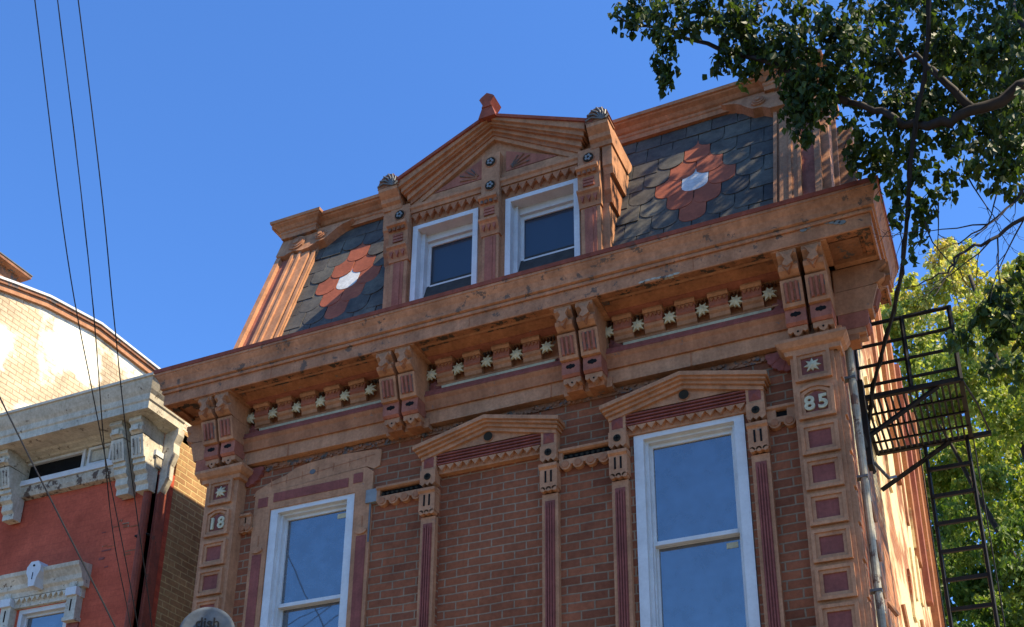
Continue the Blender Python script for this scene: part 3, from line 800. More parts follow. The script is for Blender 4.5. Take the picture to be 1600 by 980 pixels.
# upper cornice
pr = [(.0, 9.36), (.028, 9.36), (.028, 9.405), (.04, 9.415), (.04, 9.44), (.06, 9.45), (.085, 9.478), (.125, 9.50), (.130, 9.51), (.15, 9.515), (.155, 9.545), (.0, 9.57)]
q = MB(); ybase = .60
q.sweep([(XL + .10, 1.2, -1, 0), (XL + .10, ybase, -1, -1), (XR - .03, ybase, 1, -1), (XR - .03, 1.2, 1, 0)], [(-.3, 9.36)] + pr[:-1] + [(-.3, 9.60)], 'tan')
q.box(XL + .1, XR - .04, ybase - .10, 1.2, 9.50, 9.552, 'tan')
for (x0, x1) in ((-6.28, -5.90), (-1.22, -.83)):
    q.sweep([(x0, .8, -1, 0), (x0, ybase - .10, -1, -1), (x1, ybase - .10, 1, -1), (x1, .8, 1, 0)], [(-.3, 9.37)] + [(a * .75, z + .012) for a, z in pr[1:-1]] + [(-.3, 9.60)], 'tan')
q.build('upper_cornice', H)

# ------------------------------------------------------------ dormer
D = bpy.data.objects.new('dormer', None); scene.collection.objects.link(D); D.parent = H; D.location = (0, 0, 7.35)
DX0, DX1, DC = -4.64, -2.555, -3.605
q = MB()
# body with window openings
q.box(DX0, -4.425, .0, .10, 7.36, 8.86, 'tan'); q.box(-3.765, -3.495, .0, .10, 7.36, 8.86, 'tan'); q.box(-2.80, DX1, 0, .10, 7.36, 8.86, 'tan')
q.box(-4.425, -3.765, 0, .10, 8.565, 8.86, 'tan'); q.box(-3.495, -2.80, 0, .10, 8.565, 8.86, 'tan')
for x in (DX0, DX1 - .05): q.prism([(.10, 7.36), (.10, 8.86), (.48, 8.86), (.02, 7.45)], x, x + .05, 'x', 'tan')
q.prism([(DX0 + .02, 8.86), (DX1 - .02, 8.86), (DC, 9.29)], -.005, .10, 'y', 'tan')
q.build('dormer_face', D)
for (a, e) in ((-4.63, -4.455), (-3.70, -3.545), (-2.775, -2.60)):
    q = MB(); q.box(a, e, -.045, 0, 7.36, 8.2, 'tan'); q.build('dormer_pilaster', D)
for (a, e) in ((-4.63, -4.455), (-3.70, -3.545), (-2.775, -2.60)):
    q = MB(); mx = (a + e) / 2
    q.box(mx - .052, mx + .052, -.050, -.044, 7.36, 8.18, 'redpaint'); q.box(mx - .022, mx + .022, -.056, -.049, 7.36, 8.17, 'redpaint')
    q.build('maroon_panel', D)
    q = MB(); lo, hi = a - .012, e + .012
    # flared capital in two tiers
    q.prism([(0, 8.19), (-.055, 8.19), (-.065, 8.235), (-.10, 8.30), (-.12, 8.315), (-.12, 8.335), (0, 8.335)], lo, hi, 'x', 'tan')
    zig(q, lo + .012, hi - .012, 8.30, 8.225, -.092, -.06, 3, 'redpaint')
    q.prism([(0, 8.335), (-.075, 8.335), (-.085, 8.50), (-.11, 8.53), (-.14, 8.545), (-.14, 8.575), (0, 8.575)], lo, hi, 'x', 'tan')
    for k in range(3): q.box(mx - .05, mx + .05, -.092, -.08, 8.385 + k * .032, 8.408 + k * .032, 'redpaint')
    for k in range(4): q.box(lo + .012 + k * .045, lo + .040 + k * .045, -.118, -.10, 8.50, 8.545, 'rot')
    q.box(lo, hi, -.07, 0, 8.575, 8.80 if a != -3.70 else 9.08, 'tan')
    q.build('dormer_capital', D)
    for z in ((8.695,) if a != -3.70 else (8.72, 8.985)):
        q = MB(); q.disc(mx, -.076, -.06, z, .056, 'tan2', 18); q.disc(mx, -.082, -.07, z, .047, 'bronze', 18)
        for t in range(5):
            an = t * 2 * math.pi / 5; q.disc(mx + .022 * math.cos(an), -.088, -.08, z + .022 * math.sin(an), .012, 'grey', 7)
        q.build('leaf_boss', D)
for (a, e) in ((-4.443, -3.712), (-3.533, -2.787)):
    q = MB(); q.box(a, e, -.03, 0, 8.66, 8.70, 'tan'); zig(q, a + .01, e - .01, 8.68, 8.60, -.045, -.0, 9, 'tan2')
    q.prism([(0, 8.70), (-.045, 8.70), (-.05, 8.73), (-.065, 8.745), (-.065, 8.775), (-.03, 8.79), (-.03, 8.86), (0, 8.86)], a, e, 'x', 'tan')
    q.build('dormer_frieze', D)
for sx in (-1, 1):
    q = MB(); a = DC + sx * .115
    tri = [(a, 8.87), (a, 9.10), (a + sx * .50, 8.87)]
    q.prism(tri, -.028, -.0, 'y', 'redpaint')
    for k in range(4):
        t = .12 + k * .28
        c0 = (a + sx * .03, 8.885); L_ = (.20, .22, .19, .15)[k]
        e_ = (c0[0] + sx * L_ * math.cos(t), c0[1] + L_ * math.sin(t))
        q.tube([(c0[0] + sx * .03 * math.cos(t), -.03, c0[1] + .03 * math.sin(t)), (e_[0], -.032, e_[1])], .008, 'rot', 5)
    q.build('sunburst_panel', D)
# raking cornice of the dormer: stepped mouldings that widen towards the eaves
q = MB()
def rake(zl, za, y, ex, y1=.02, mt='tan'):
    T_ = lambda t: 9.43 - (9.43 - 8.985) * t / 1.0
    q.prism([(DC - ex, zl), (DC - ex, T_(ex)), (DC, 9.43), (DC + ex, T_(ex)), (DC + ex, zl), (DC, za)], y, y1, 'y', mt)
rake(8.735, 9.265, -.045, .83); rake(8.79, 9.305, -.060, .84, mt='tan2'); rake(8.83, 9.335, -.085, .86)
rake(8.875, 9.362, -.115, .88, mt='tan2'); rake(8.895, 9.378, -.135, .90); rake(8.935, 9.40, -.165, .92)
q.build('raking_cornice', D)
q = MB()
q.prism([(DC - 1.0, 8.97), (DC - 1.0, 9.005), (DC, 9.455), (DC + 1.0, 9.005), (DC + 1.0, 8.97), (DC, 9.425)], -.185, 1.2, 'y', 'rust')
q.build('dormer_roof', D)
# eave blocks with shells, and the ridge knob
for x, sx in ((-4.625, -1), (-2.565, 1)):
    q = MB()
    q.prism([(.35, 8.78), (-.075, 8.78), (-.085, 8.82), (-.115, 8.84), (-.125, 8.875), (-.155, 8.90), (-.18, 8.925), (-.18, 8.965), (.5, 8.965)], x - .098, x + .098, 'x', 'tan')
    x0, x1 = (x - .10, x - .0) if sx < 0 else (x + .0, x + .085)
    q.prism([(.35, 8.50), (-.03, 8.50), (-.045, 8.56), (-.06, 8.575), (-.06, 8.79), (.42, 8.79)], x0, x1, 'x', 'tan')
    q.prism([(.25, 8.22), (.0, 8.22), (-.01, 8.30), (-.03, 8.34), (-.03, 8.50), (.36, 8.50)], x0, x1 - .03 if sx > 0 else x1, 'x', 'tan2')
    q.prism([(.05, 7.40), (-.0, 7.40), (-.0, 8.22), (.27, 8.22)], x0 + .01, x1 - .055 if sx > 0 else x1, 'x', 'tan')
    q.build('eave_block', D)
    q = MB()
    n = 14; r_ = .108
    half = [(x - r_ * math.cos(math.pi * k / n), 8.962 + r_ * 1.4 * math.sin(math.pi * k / n)) for k in range(n + 1)]
    q.prism(half, -.18, -.03, 'y', 'rot')
    for k in range(7):
        t = math.pi * (k + .5) / 7
        p0 = (x + .05, -.185, 8.97)
        pm = (x + .02 - r_ * .6 * math.cos(t + .25), -.196, 8.965 + r_ * .8 * math.sin(t + .25))
        p1 = (x - r_ * .97 * math.cos(t), -.185, 8.962 + r_ * 1.36 * math.sin(t))
        q.tube([p0, pm, p1], .0085, 'metal', 6)
    for k in range(7):
        t = math.pi * (k + .5) / 7
        q.tube([(x - r_ * math.cos(t), -.18, 8.962 + r_ * 1.4 * math.sin(t)), (x - r_ * math.cos(t), -.03, 8.962 + r_ * 1.4 * math.sin(t))], .010, 'rust', 6)
    q.build('shell_acroterion', D)
q = MB()
q.prism([(DC - .085, 9.39), (DC - .05, 9.50), (DC + .05, 9.50), (DC + .085, 9.39)], -.21, -.06, 'y', 'rust')
q.prism([(DC - .05, 9.50), (DC - .035, 9.535), (DC - .075, 9.60), (DC - .06, 9.62), (DC, 9.66), (DC + .06, 9.62), (DC + .075, 9.60), (DC + .035, 9.535), (DC + .05, 9.50)], -.22, -.06, 'y', 'rust')
q.build('ridge_knob', D)
# dormer windows
for (a, e) in ((-4.425, -3.765), (-3.495, -2.80)):
    q = MB()
    q.box(a, a + .05, -.02, .12, 7.40, 8.562, 'white'); q.box(e - .05, e, -.02, .12, 7.40, 8.562, 'white'); q.box(a + .05, e - .05, -.02, .12, 8.52, 8.562, 'white')
    q.box(a + .05, e - .05, .10, .22, 8.45, 8.52, 'white'); q.box(a + .05, a + .085, .06, .22, 7.40, 8.52, 'white'); q.box(e - .07, e - .05, .06, .22, 7.4, 8.52, 'white')
    q.build('dormer_window', D)
    q = MB(); a2, e2 = a + .085, e - .07
    q.box(a2, a2 + .03, .13, .16, 7.4, 8.45, 'white'); q.box(e2 - .025, e2, .13, .16, 7.4, 8.45, 'white')
    q.box(a2 + .03, e2 - .025, .13, .16, 8.41, 8.45, 'white'); q.box(a2 + .03, e2 - .025, .125, .16, 7.935, 7.975, 'white')
    q.build('dormer_sash', D)
    q = MB(); q.box(a2 + .03, e2 - .025, .145, .15, 7.975, 8.41, 'glass_dark'); q.box(a2 + .03, e2 - .025, .17, .175, 7.42, 7.935, 'glass_dark'); q.build('dormer_glass', D)

# ================================================================== FIRE ESCAPE
FE = thing('fire_escape', (-.43, 1.37, 6.37), 'black iron fire escape platform with ladder on the right side wall', 'fire escape')
fx0, fx1, fy0, fy1, fz = -.81, -.05, .88, 1.86, 6.37
q = MB()
for a, b2 in (((fx0, fy0, fz), (fx1, fy0, fz)), ((fx0, fy1, fz), (fx1 + .16, fy1, fz)), ((fx1, fy0, fz), (fx1, fy1, fz)), ((fx0, fy0, fz), (fx0, fy1, fz))):
    q.tube([a, b2], .026, 'iron', 4)
for k in range(1, 16):
    x = fx0 + (fx1 - fx0) * k / 16; q.box(x - .008, x + .008, fy0, fy1, fz - .012, fz + .012, 'iron')
for k in range(1, 4):
    y = fy0 + (fy1 - fy0) * k / 4; q.box(fx0, fx1, y - .008, y + .008, fz - .028, fz - .013, 'iron')
q.build('platform', FE)
q = MB()
for z in (7.03, 6.835, 6.65, 6.475):
    q.tube([(fx0, fy0, z), (fx1, fy0, z)], .015 if z < 7 else .018, 'iron', 5)
for z in (7.03, 6.70): q.tube([(fx1, fy0, z), (fx1, fy0 + .02, z)], .012, 'iron', 5)
for x in (fx0 + .01, -.41, fx1): q.tube([(x, fy0, fz), (x, fy0, 7.04)], .020, 'iron', 5)
q.tube([(fx1, fy0, fz + .02), (fx1 + .09, fy0 + .5, fz + .03), (fx1 + .15, fy1, fz + .01)], .008, 'iron', 5)
q.build('railing', FE)
for y in (fy0 + .02, fy1):
    q = MB(); q.tube([(-.81, y, 6.02), (-.22, y, 6.355)], .022, 'iron', 5); q.build('wall_brace', FE)
q = MB(); q.tube([(-.81, 1.2, 6.0), (-.70, 1.3, 5.85), (-.66, 1.5, 5.95)], .014, 'metal', 5); q.build('bent_rod', FE)
q = MB(); q.box(-.82, -.76, .80, .92, 5.75, 6.50, 'iron'); q.build('wall_plate', FE)
q = MB(); q.tube([(-.80, .60, 5.92), (-.80, 1.2, 5.88)], .025, 'iron', 6); q.build('anchor', FE)
q = MB()
for x in (-.42, -.085): q.tube([(x, 1.86, fz), (x, 1.80, 3.2)], .018, 'iron', 5)
q.tube([(-.035, 1.9, fz), (-.03, 1.86, 3.2)], .006, 'iron', 5); q.tube([(-.47, 1.9, fz), (-.46, 1.86, 3.2)], .006, 'iron', 5)
q.build('ladder', FE)
for k in range(12):
    q = MB(); z = 6.12 - k * .25; q.box(-.42, -.085, 1.825, 1.855, z - .016, z + .016, 'iron'); q.build('rung', FE)

# ================================================================== CREAM-CORNICED RED HOUSE (next door, set back)
CX, CY = -8.18, 1.2
N = thing('red_brick_house', (CX, CY, 0), 'red painted brick house with peeling cream cornice, set back on the left', 'house')
def nb(x, y, z): return (CX + x, CY + y, z)
wl_ = -1.35
q = MB(nb)
q.box(-3.9, wl_ - .36, 0, .25, 0, 7.45, 'brick_red'); q.box(wl_ + .36, 0, 0, .25, 0, 7.45, 'brick_red')
q.box(wl_ - .36, wl_ + .36, 0, .25, 6.02, 7.45, 'brick_red'); q.box(wl_ - .36, wl_ + .36, 0, .25, 0, 4.4, 'brick_red')
for k in range(14):   # spalled bricks showing through the paint
    rx, rz = rnd.uniform(-.75, -.15), rnd.uniform(6.2, 7.2)
    q.box(rx, rx + rnd.uniform(.04, .14), -.004, .0, rz, rz + rnd.uniform(.008, .03), rnd.choice(('maroon', 'brick')))
q.build('front_wall', N)
q = MB(nb); q.box(-.25, 0, .252, 9, 0, 8.05, 'brick_yel2'); q.build('side_wall', N)
q = MB(nb); q.box(-.1, .004, .0, .14, 0, 7.35, 'maroon'); q.box(.004, .03, .02, .15, 0, 7.3, 'rust'); q.build('painted_corner', N)
q = MB(nb); q.tube([nb_ for nb_ in ((-.06, -.06, 0), (-.06, -.06, 7.25))], .045, 'rust', 10); q.box(-.17, .0, -.05, .0, 6.62, 6.64, 'iron'); q.build('downspout', N)
q = MB(nb); q.box(-3.9, 0, .3, 9, 7.9, 8.0, 'roof'); q.build('flat_roof', N)
# cornice
pth = [(-3.9, 0, 0, -1), (.0, 0, 1, -1), (0, .10, 1, 0)]
q = MB(nb)
crown_p = [(0, 7.90), (.30, 7.90), (.44, 7.90), (.47, 7.90), (.475, 7.985), (.49, 8.0), (.50, 8.06), (.53, 8.10), (.57, 8.17), (.58, 8.20), (.60, 8.205), (.60, 8.235), (0, 8.26)]
pth2 = [(-3.9, .0, 0, -1), (-.31, 0, 1, -1), (-.31, .10, 1, 0)]
q.sweep(pth2, crown_p, 'cream'); q.build('crown_moulding', N)
q = MB(nb)
q.sweep([(-3.9, 0, 0, -1), (-.05, 0, 1, -1), (-.05, .1, 1, 0)], [(0, 7.86), (.10, 7.86), (.12, 7.875), (.19, 7.885), (.22, 7.90), (0, 7.90)], 'cream')
q.build('bed_moulding', N)
q = MB(nb)
q.box(-3.9, -2.0, -.05, 0, 7.60, 7.86, 'cream'); q.box(-1.06, 0, -.05, 0, 7.60, 7.86, 'cream'); q.box(-2.0, -1.06, -.02, 0, 7.60, 7.86, 'dark')
q.box(-1.10, -1.06, -.07, -.0, 7.60, 7.86, 'white'); q.box(-2.0, -1.955, -.07, 0, 7.60, 7.86, 'white'); q.box(-1.955, -1.10, -.06, 0, 7.60, 7.625, 'white'); q.box(-1.955, -1.10, -.06, 0, 7.83, 7.86, 'white')
q.build('attic_frieze', N)
for (a, e) in ((-1.00, -.66), (-2.33, -2.07)):
    q = MB(nb)
    q.box(a, a + .03, -.085, -.05, 7.62, 7.85, 'white'); q.box(e - .03, e, -.085, -.05, 7.62, 7.85, 'white'); q.box(a + .03, e - .03, -.085, -.05, 7.62, 7.65, 'white'); q.box(a + .03, e - .03, -.085, -.05, 7.82, 7.85, 'white')
    q.box(a + .05, e - .05, -.07, -.05, 7.67, 7.80, 'cream'); q.build('attic_panel', N)
q = MB(nb); q.box(-3.9, .03, -.12, 0, 7.535, 7.598, 'white'); q.prism([(-.0, 7.40), (-.07, 7.41), (-.09, 7.46), (-.10, 7.53), (0, 7.534)], -3.9, .02, 'x', 'creamrot'); q.build('attic_sill', N)
def cbr(x):
    q = MB(lambda a, b2, c2: nb(x + a, b2 * .86, c2)); hw = .084
    q.prism([(-.02, 7.895), (-.44, 7.895), (-.44, 7.85), (-.40, 7.83), (-.38, 7.80), (-.41, 7.78), (-.40, 7.745), (-.36, 7.72), (-.02, 7.70)], -hw, hw, 'x', 'cream')
    q.box(-.05, .05, -.43, -.38, 7.74, 7.80, 'cream')
    q.prism([(-.02, 7.70), (-.37, 7.70), (-.30, 7.46), (-.02, 7.46)], -hw, hw, 'x', 'cream')
    for dx in (-.045, 0, .045):
        q.prism([(-.362, 7.66), (-.374, 7.66), (-.322, 7.49), (-.31, 7.49)], dx - .006, dx + .006, 'x', 'creamrot')
    q.prism([(-.02, 7.46), (-.27, 7.46), (-.27, 7.41), (-.24, 7.40), (-.24, 7.33), (-.19, 7.30), (-.19, 7.22), (-.15, 7.19), (-.15, 7.12), (-.02, 7.12)], -hw, hw, 'x', 'cream')
    q.build('bracket', N)
for x in (-.36, -.09, -2.02): cbr(x)
q = MB(lambda a, b2, c2: nb(.0 - b2 - .02, .06 + a, c2))
q.prism([(-.02, 7.895), (-.20, 7.895), (-.20, 7.82), (-.16, 7.72), (-.17, 7.6), (-.12, 7.46), (-.12, 7.30), (-.05, 7.15), (-.02, 7.12)], -.05, .05, 'x', 'cream'); q.build('side_bracket', N)
# window with a bracketed hood
q = MB(nb)
q.box(wl_ - .36, wl_ - .31, -.0, .12, 4.4, 6.02, 'white'); q.box(wl_ + .31, wl_ + .36, 0, .12, 4.4, 6.02, 'white'); q.box(wl_ - .31, wl_ + .31, 0, .12, 5.97, 6.02, 'white')
q.box(wl_ - .31, wl_ - .285, .05, .1, 4.4, 5.97, 'white'); q.box(wl_ + .285, wl_ + .31, .05, .1, 4.4, 5.97, 'white'); q.box(wl_ - .285, wl_ + .285, .05, .1, 5.94, 5.97, 'white')
wn_ = q.build('window', N)
q = MB(nb); q.box(wl_ - .285, wl_ + .285, .07, .075, 4.4, 5.94, 'glass'); q.box(wl_ - .31, wl_ + .31, .2, .25, 4.4, 6.0, 'dark'); q.build('glass_pane', wn_)
q = MB(nb)
q.prism([(0, 6.14), (-.08, 6.14), (-.09, 6.19), (-.12, 6.22), (-.13, 6.27), (-.17, 6.33), (-.19, 6.35), (-.20, 6.39), (0, 6.41)], wl_ - .60, wl_ + .60, 'x', 'cream')
q.box(wl_ - .56, wl_ + .56, -.05, 0, 6.03, 6.14, 'cream'); zig(q, wl_ - .38, wl_ + .38, 6.13, 6.075, -.085, -.05, 10, 'cream')
hd = q.build('window_hood', N)
for sx in (-1, 1):
    q = MB(nb); x = wl_ + sx * .47
    q.box(x - .075, x + .075, -.12, 0, 6.04, 6.13, 'white'); q.box(x - .05, x + .05, -.10, 0, 6.13, 6.2, 'cream'); q.box(x - .07, x + .07, -.09, 0, 5.80, 6.04, 'cream')
    q.box(x - .008, x + .008, -.094, -.08, 5.87, 6.0, 'dark'); q.box(x - .085, x + .085, -.10, 0, 5.76, 5.80, 'cream')
    q.box(x - .075, x + .075, -.02, 0, 4.4, 5.76, 'maroon')
    q.build('hood_bracket', hd)
q = MB(nb)
q.prism([(wl_ - .04, 6.17), (wl_ + .04, 6.17), (wl_ + .06, 6.27), (wl_ + .10, 6.34), (wl_ + .10, 6.40), (wl_ + .05, 6.46), (wl_ - .05, 6.46), (wl_ - .10, 6.40), (wl_ - .10, 6.34), (wl_ - .06, 6.27)], -.235, -.1, 'y', 'white')
q.disc(wl_, -.24, -.23, 6.41, .014, 'dark', 8); q.box(wl_ - .004, wl_ + .004, -.24, -.23, 6.25, 6.33, 'dark'); q.build('keystone', hd)

# ================================================================== YELLOW BRICK BUILDING BEHIND
Y = thing('yellow_brick_building', (-13, 4, 0), 'tall building with a sunlit yellow brick side wall behind the cream cornice', 'building')
q = MB()
out = [(1.21, 0), (1.21, 10.86), (1.5, 10.95), (2.08, 11.12), (3.05, 11.28), (4.46, 11.24), (7.5, 11.1), (10.5, 11.0), (10.5, 0)]
q.prism(out, -11.9, -11.5, 'x', 'brick_yel'); q.build('side_wall', Y)
q = MB()
def cope(o0, o1, x0, x1, mt):
    pts = [(1.15, 10.84), (1.5, 10.95), (2.08, 11.12), (3.05, 11.28), (4.46, 11.24), (7.5, 11.1), (10.6, 11.0)]
    q.prism([(y, z + o0) for y, z in pts] + [(y, z + o1) for y, z in reversed(pts)], x0, x1, 'x', mt)
cope(-.09, 0, -11.52, -11.45, 'tan'); cope(0, .05, -11.6, -11.42, 'rot'); cope(.05, .085, -11.7, -11.40, 'white')
q.build('coping', Y)
q = MB(); q.box(-12.3, -11.62, .5, 1.66, 10.9, 11.30, 'rot'); q.box(-12.35, -11.50, .45, 1.79, 11.30, 11.345, 'rot'); q.box(-12.35, -11.49, .45, 1.80, 11.345, 11.36, 'metal'); q.tube([(-11.55, 1.75, 11.1), (-11.46, 1.95, 11.12)], .04, 'metal', 8); q.build('chimney', Y)
q = MB(); q.box(-16, -11.92, 1.21, 10.5, 0, 10.7, 'brick_red'); q.build('main_block', Y)

# ================================================================== SATELLITE DISH
SD = thing('satellite_dish', (-5.53, -.55, 4.2), 'grey oval satellite dish in the bottom left, in front of the left pilaster', 'satellite dish')
nrm = Vector((.42, -.90, -.02)).normalized()
ux = Vector((0, 0, 1)).cross(nrm).normalized() * 1.0
uz = nrm.cross(ux).normalized()
cen = Vector((-5.52, -.90, 4.48))
q = MB(); vs = []; rings = 8; seg = 40
for side in (0, 1):
    for i in range(rings + 1):
        rr_ = i / rings
        for j in range(seg):
            t = 2 * math.pi * j / seg
            p = cen + ux * (.215 * rr_ * math.cos(t)) + uz * (.215 * rr_ * math.sin(t)) + nrm * (-.014 * (1 - rr_ ** 2) - .008 * side)
            vs.append(p)
fs = []; o = (rings + 1) * seg
for i in range(rings):
    for j in range(seg):
        a, b2, c2, d2 = i * seg + j, i * seg + (j + 1) % seg, (i + 1) * seg + (j + 1) % seg, (i + 1) * seg + j
        fs.append((a, b2, c2, d2)); fs.append((a + o, d2 + o, c2 + o, b2 + o))
for j in range(seg):
    a, b2 = rings * seg + j, rings * seg + (j + 1) % seg; fs.append((a, b2, b2 + o, a + o))
q.add(vs, fs, 'dish'); q.build('reflector', SD, smooth=True)
q = MB(); q.tube([cen + nrm * -.06, Vector((-5.53, -.62, 4.3)), Vector((-5.53, -.55, 3.9)), Vector((-5.53, -.0, 3.8))], .022, 'metal', 8)
q.tube([cen - uz * .22 + nrm * .0, cen - uz * .24 + nrm * .33], .012, 'metal', 6); q.box(*sum([[ (cen - uz * .2 + nrm * .36)[i] - .03, (cen - uz * .2 + nrm * .36)[i] + .03] for i in range(3)], []), 'dish')
q.build('mount_arm', SD)
rotm = Matrix((ux, uz, nrm)).transposed().to_euler()
fc = bpy.data.curves.new('dish_lettering', 'FONT'); fc.body = 'dish'; fc.size = .115; fc.extrude = .002; fc.align_x = 'CENTER'; fc.offset = .001
fo = bpy.data.objects.new('dish_lettering', fc); scene.collection.objects.link(fo); fo.parent = SD
fo.location = cen + uz * .050 + nrm * .000 - SD.location - ux * .0; fo.rotation_euler = rotm; fc.materials.append(M['iron']); meshed(fo)
q = MB(); arc = [cen + ux * (.02 + .105 * math.cos(t)) + uz * (.115 + .045 * math.sin(t)) + nrm * -.022 for t in [math.pi * k / 10 for k in range(-2, 11)]]
q.tube(arc, .004, 'iron', 4, .0075 * .2); q.build('lettering_arc', SD)

# ================================================================== WIRES
def cable(name, pts, r, label, group=None, sag=0, mat='wire', twist=0):
    P = [Vector(p) for p in pts]; out = []
    for i in range(len(P) - 1):
        p0 = P[max(i - 1, 0)]; p1 = P[i]; p2 = P[i + 1]; p3 = P[min(i + 2, len(P) - 1)]
        for k in range(8):
            t = k / 8
            out.append(.5 * ((2 * p1) + (p2 - p0) * t + (2 * p0 - 5 * p1 + 4 * p2 - p3) * t * t + (3 * p1 - p0 - 3 * p2 + p3) * t ** 3))
    out.append(P[-1])
    org = out[-1].copy()
    q = MB(); q.tube(out, r, mat, 6)
    if twist:
        q.tube([p + Vector((math.cos(i * 1.1), 0, math.sin(i * 1.1))) * r * 1.2 for i, p in enumerate(out)], r * .5, mat, 4)
    o_ = q.build(name); tag(o_, label, 'cable', group); return o_
cable('overhead_wire', [(-5.1, -4.6, 9.9), (-5.48, -3.5, 8.27), (-5.75, -2.6, 6.83), (-6.07, -1.8, 6.06), (-6.49, -.6, 4.79), (-6.58, -.3, 4.2)], .0042, 'leftmost of the three thin wires crossing the sky at the top left', 'thin overhead wires at the top left')
cable('overhead_wire', [(-4.9, -4.6, 9.8), (-5.25, -3.5, 8.16), (-5.49, -2.6, 6.58), (-6.37, -1.2, 5.52), (-6.56, -.6, 4.79), (-6.6, -.3, 4.2)], .0038, 'middle one of the three thin wires crossing the sky at the top left', 'thin overhead wires at the top left', twist=1)
cable('overhead_wire', [(-4.7, -4.6, 9.7), (-5.05, -3.5, 8.07), (-5.19, -2.9, 6.98), (-5.42, -2.4, 6.37), (-5.89, -1.6, 5.80), (-6.33, -.6, 4.74), (-6.45, -.3, 4.2)], .0042, 'rightmost of the three thin wires, nearest the mansard roof', 'thin overhead wires at the top left')
cable('service_cable', [(-7.6, -2.1, 7.4), (-6.99, -2.0, 6.4), (-6.28, -1.8, 5.24), (-5.73, -1.6, 4.31), (-5.3, -1.4, 3.5)], .0065, 'thick black cable slanting across the red wall at the lower left')
cable('hanging_cable', [(.4, -2.4, 8.9), (.15, -1.6, 7.72), (.05, -1.3, 7.40), (-.10, -1.0, 7.08), (-.27, -.5, 6.62), (-.42, 0, 6.51), (-.66, .6, 6.32), (-.80, 1.1, 6.16)], .014, 'thick dark cable hanging past the cornice corner to the fire escape', twist=1)

# ================================================================== TREES
def leaf_cloud(mb, clusters, size, mat, rng, droop=.5, tone_f=None, twigs=None, per=6):
    """sprays of folded pointed leaves strung along short hanging twigs"""
    for (cx_, cy_, cz_, r_, count) in clusters:
        c0 = Vector((cx_, cy_, cz_))
        made = 0
        while made < count:
            d = Vector((rng.gauss(0, 1), rng.gauss(0, 1), rng.gauss(0, 1))); d.normalize()
            p = c0 + d * r_ * (rng.random() ** .45) * Vector((1, 1, 1)).length / 1.732
            dirn = Vector((rng.uniform(-1, 1), rng.uniform(-1, 1), rng.uniform(-1.2, .4))).normalized()
            L_ = r_ * rng.uniform(.25, .55)
            if twigs is not None and rng.random() < .5: twigs.tube([p, p + dirn * L_], .003, 'bark', 3)
            base_tone = tone_f(p) if tone_f else rng.random() * .7
            for k in range(per):
                q_ = p + dirn * L_ * (k / per) + Vector((rng.gauss(0, .02), rng.gauss(0, .02), rng.gauss(0, .02))) * (size / .06)
                s_ = size * rng.uniform(.65, 1.25)
                # leaf hangs from its stalk
                ax = (Vector((rng.uniform(-1, 1), rng.uniform(-1, 1), -droop - rng.random()))).normalized()
                sd_ = ax.cross(Vector((rng.uniform(-1, 1), rng.uniform(-1, 1), rng.uniform(-.3, .3)))).normalized()
                nn = ax.cross(sd_).normalized()
                w_ = s_ * .42
                a = q_; b2 = q_ + ax * s_ * .35 + sd_ * w_ + nn * s_ * .12; c2 = q_ + ax * s_ * .75 + sd_ * w_ * .55 + nn * s_ * .10
                t_ = q_ + ax * s_ * 1.1; d2 = q_ + ax * s_ * .75 - sd_ * w_ * .55 + nn * s_ * .10; e2 = q_ + ax * s_ * .35 - sd_ * w_ + nn * s_ * .12
                mid = q_ + ax * s_ * .55
                tn = min(1, max(0, base_tone + rng.uniform(-.15, .15)))
                mb.add([a, b2, c2, t_, d2, e2], [(0, 1, 2, 3), (0, 3, 4, 5)], mat, tn)
                made += 1

def limb(mb, pts, r0, r1, mat='bark', n=7, wig=.02, rng=random.Random(2)):
    P = [Vector(p) for p in pts]; out = []
    for i in range(len(P) - 1):
        for k in range(4):
            out.append(P[i].lerp(P[i + 1], k / 4) + (Vector((rng.gauss(0, wig), rng.gauss(0, wig), rng.gauss(0, wig))) if (i + k) else Vector((0, 0, 0))))
    out.append(P[-1]); mb.tube(out, r0, mat, n, r1)

def twiggy(mb, p, d, L_, r_, depth, rng):
    d = d.normalized(); pts = [p]; q_ = p.copy()
    for k in range(5):
        d = (d + Vector((rng.gauss(0, .16), rng.gauss(0, .16), rng.gauss(0, .16)))).normalized()
        q_ = q_ + d * L_ / 5; pts.append(q_.copy())
        if depth > 0 and rng.random() < .62:
            dd = (d + Vector((rng.uniform(-1, 1), rng.uniform(-1, 1), rng.uniform(-1, .6))) * .9)
            twiggy(mb, q_.copy(), dd, L_ * rng.uniform(.35, .6), r_ * .55, depth - 1, rng)
    mb.tube(pts, r_, 'bark', 5, r_ * .35)

T = thing('street_tree', (3.2, -.6, 0), 'dark leafy tree overhanging the roof from the upper right, with bare twigs below', 'tree')
q = MB(); rng = random.Random(11)
limb(q, [(3.2, -.6, 0), (3.15, -.6, 2.5), (3.0, -.55, 5), (2.7, -.5, 6.6)], .20, .13, n=10)
q.build('trunk', T, smooth=True)
q = MB()
limb(q, [(2.7, -.5, 6.6), (1.7, -.7, 7.0), (.95, -.9, 7.28), (.66, -1.0, 7.33)], .09, .045)
limb(q, [(.66, -1.0, 7.33), (.30, -1.0, 7.23), (.02, -1.0, 7.22), (-.20, -1.02, 7.36), (-.45, -1.05, 7.56)], .042, .020)
limb(q, [(.30, -1.0, 7.24), (.12, -1.1, 7.55), (-.1, -1.2, 7.75)], .03, .012)
limb(q, [(-.45, -1.05, 7.56), (-.9, -1.15, 8.0), (-1.5, -1.2, 8.45), (-2.0, -1.3, 8.8)], .025, .008)
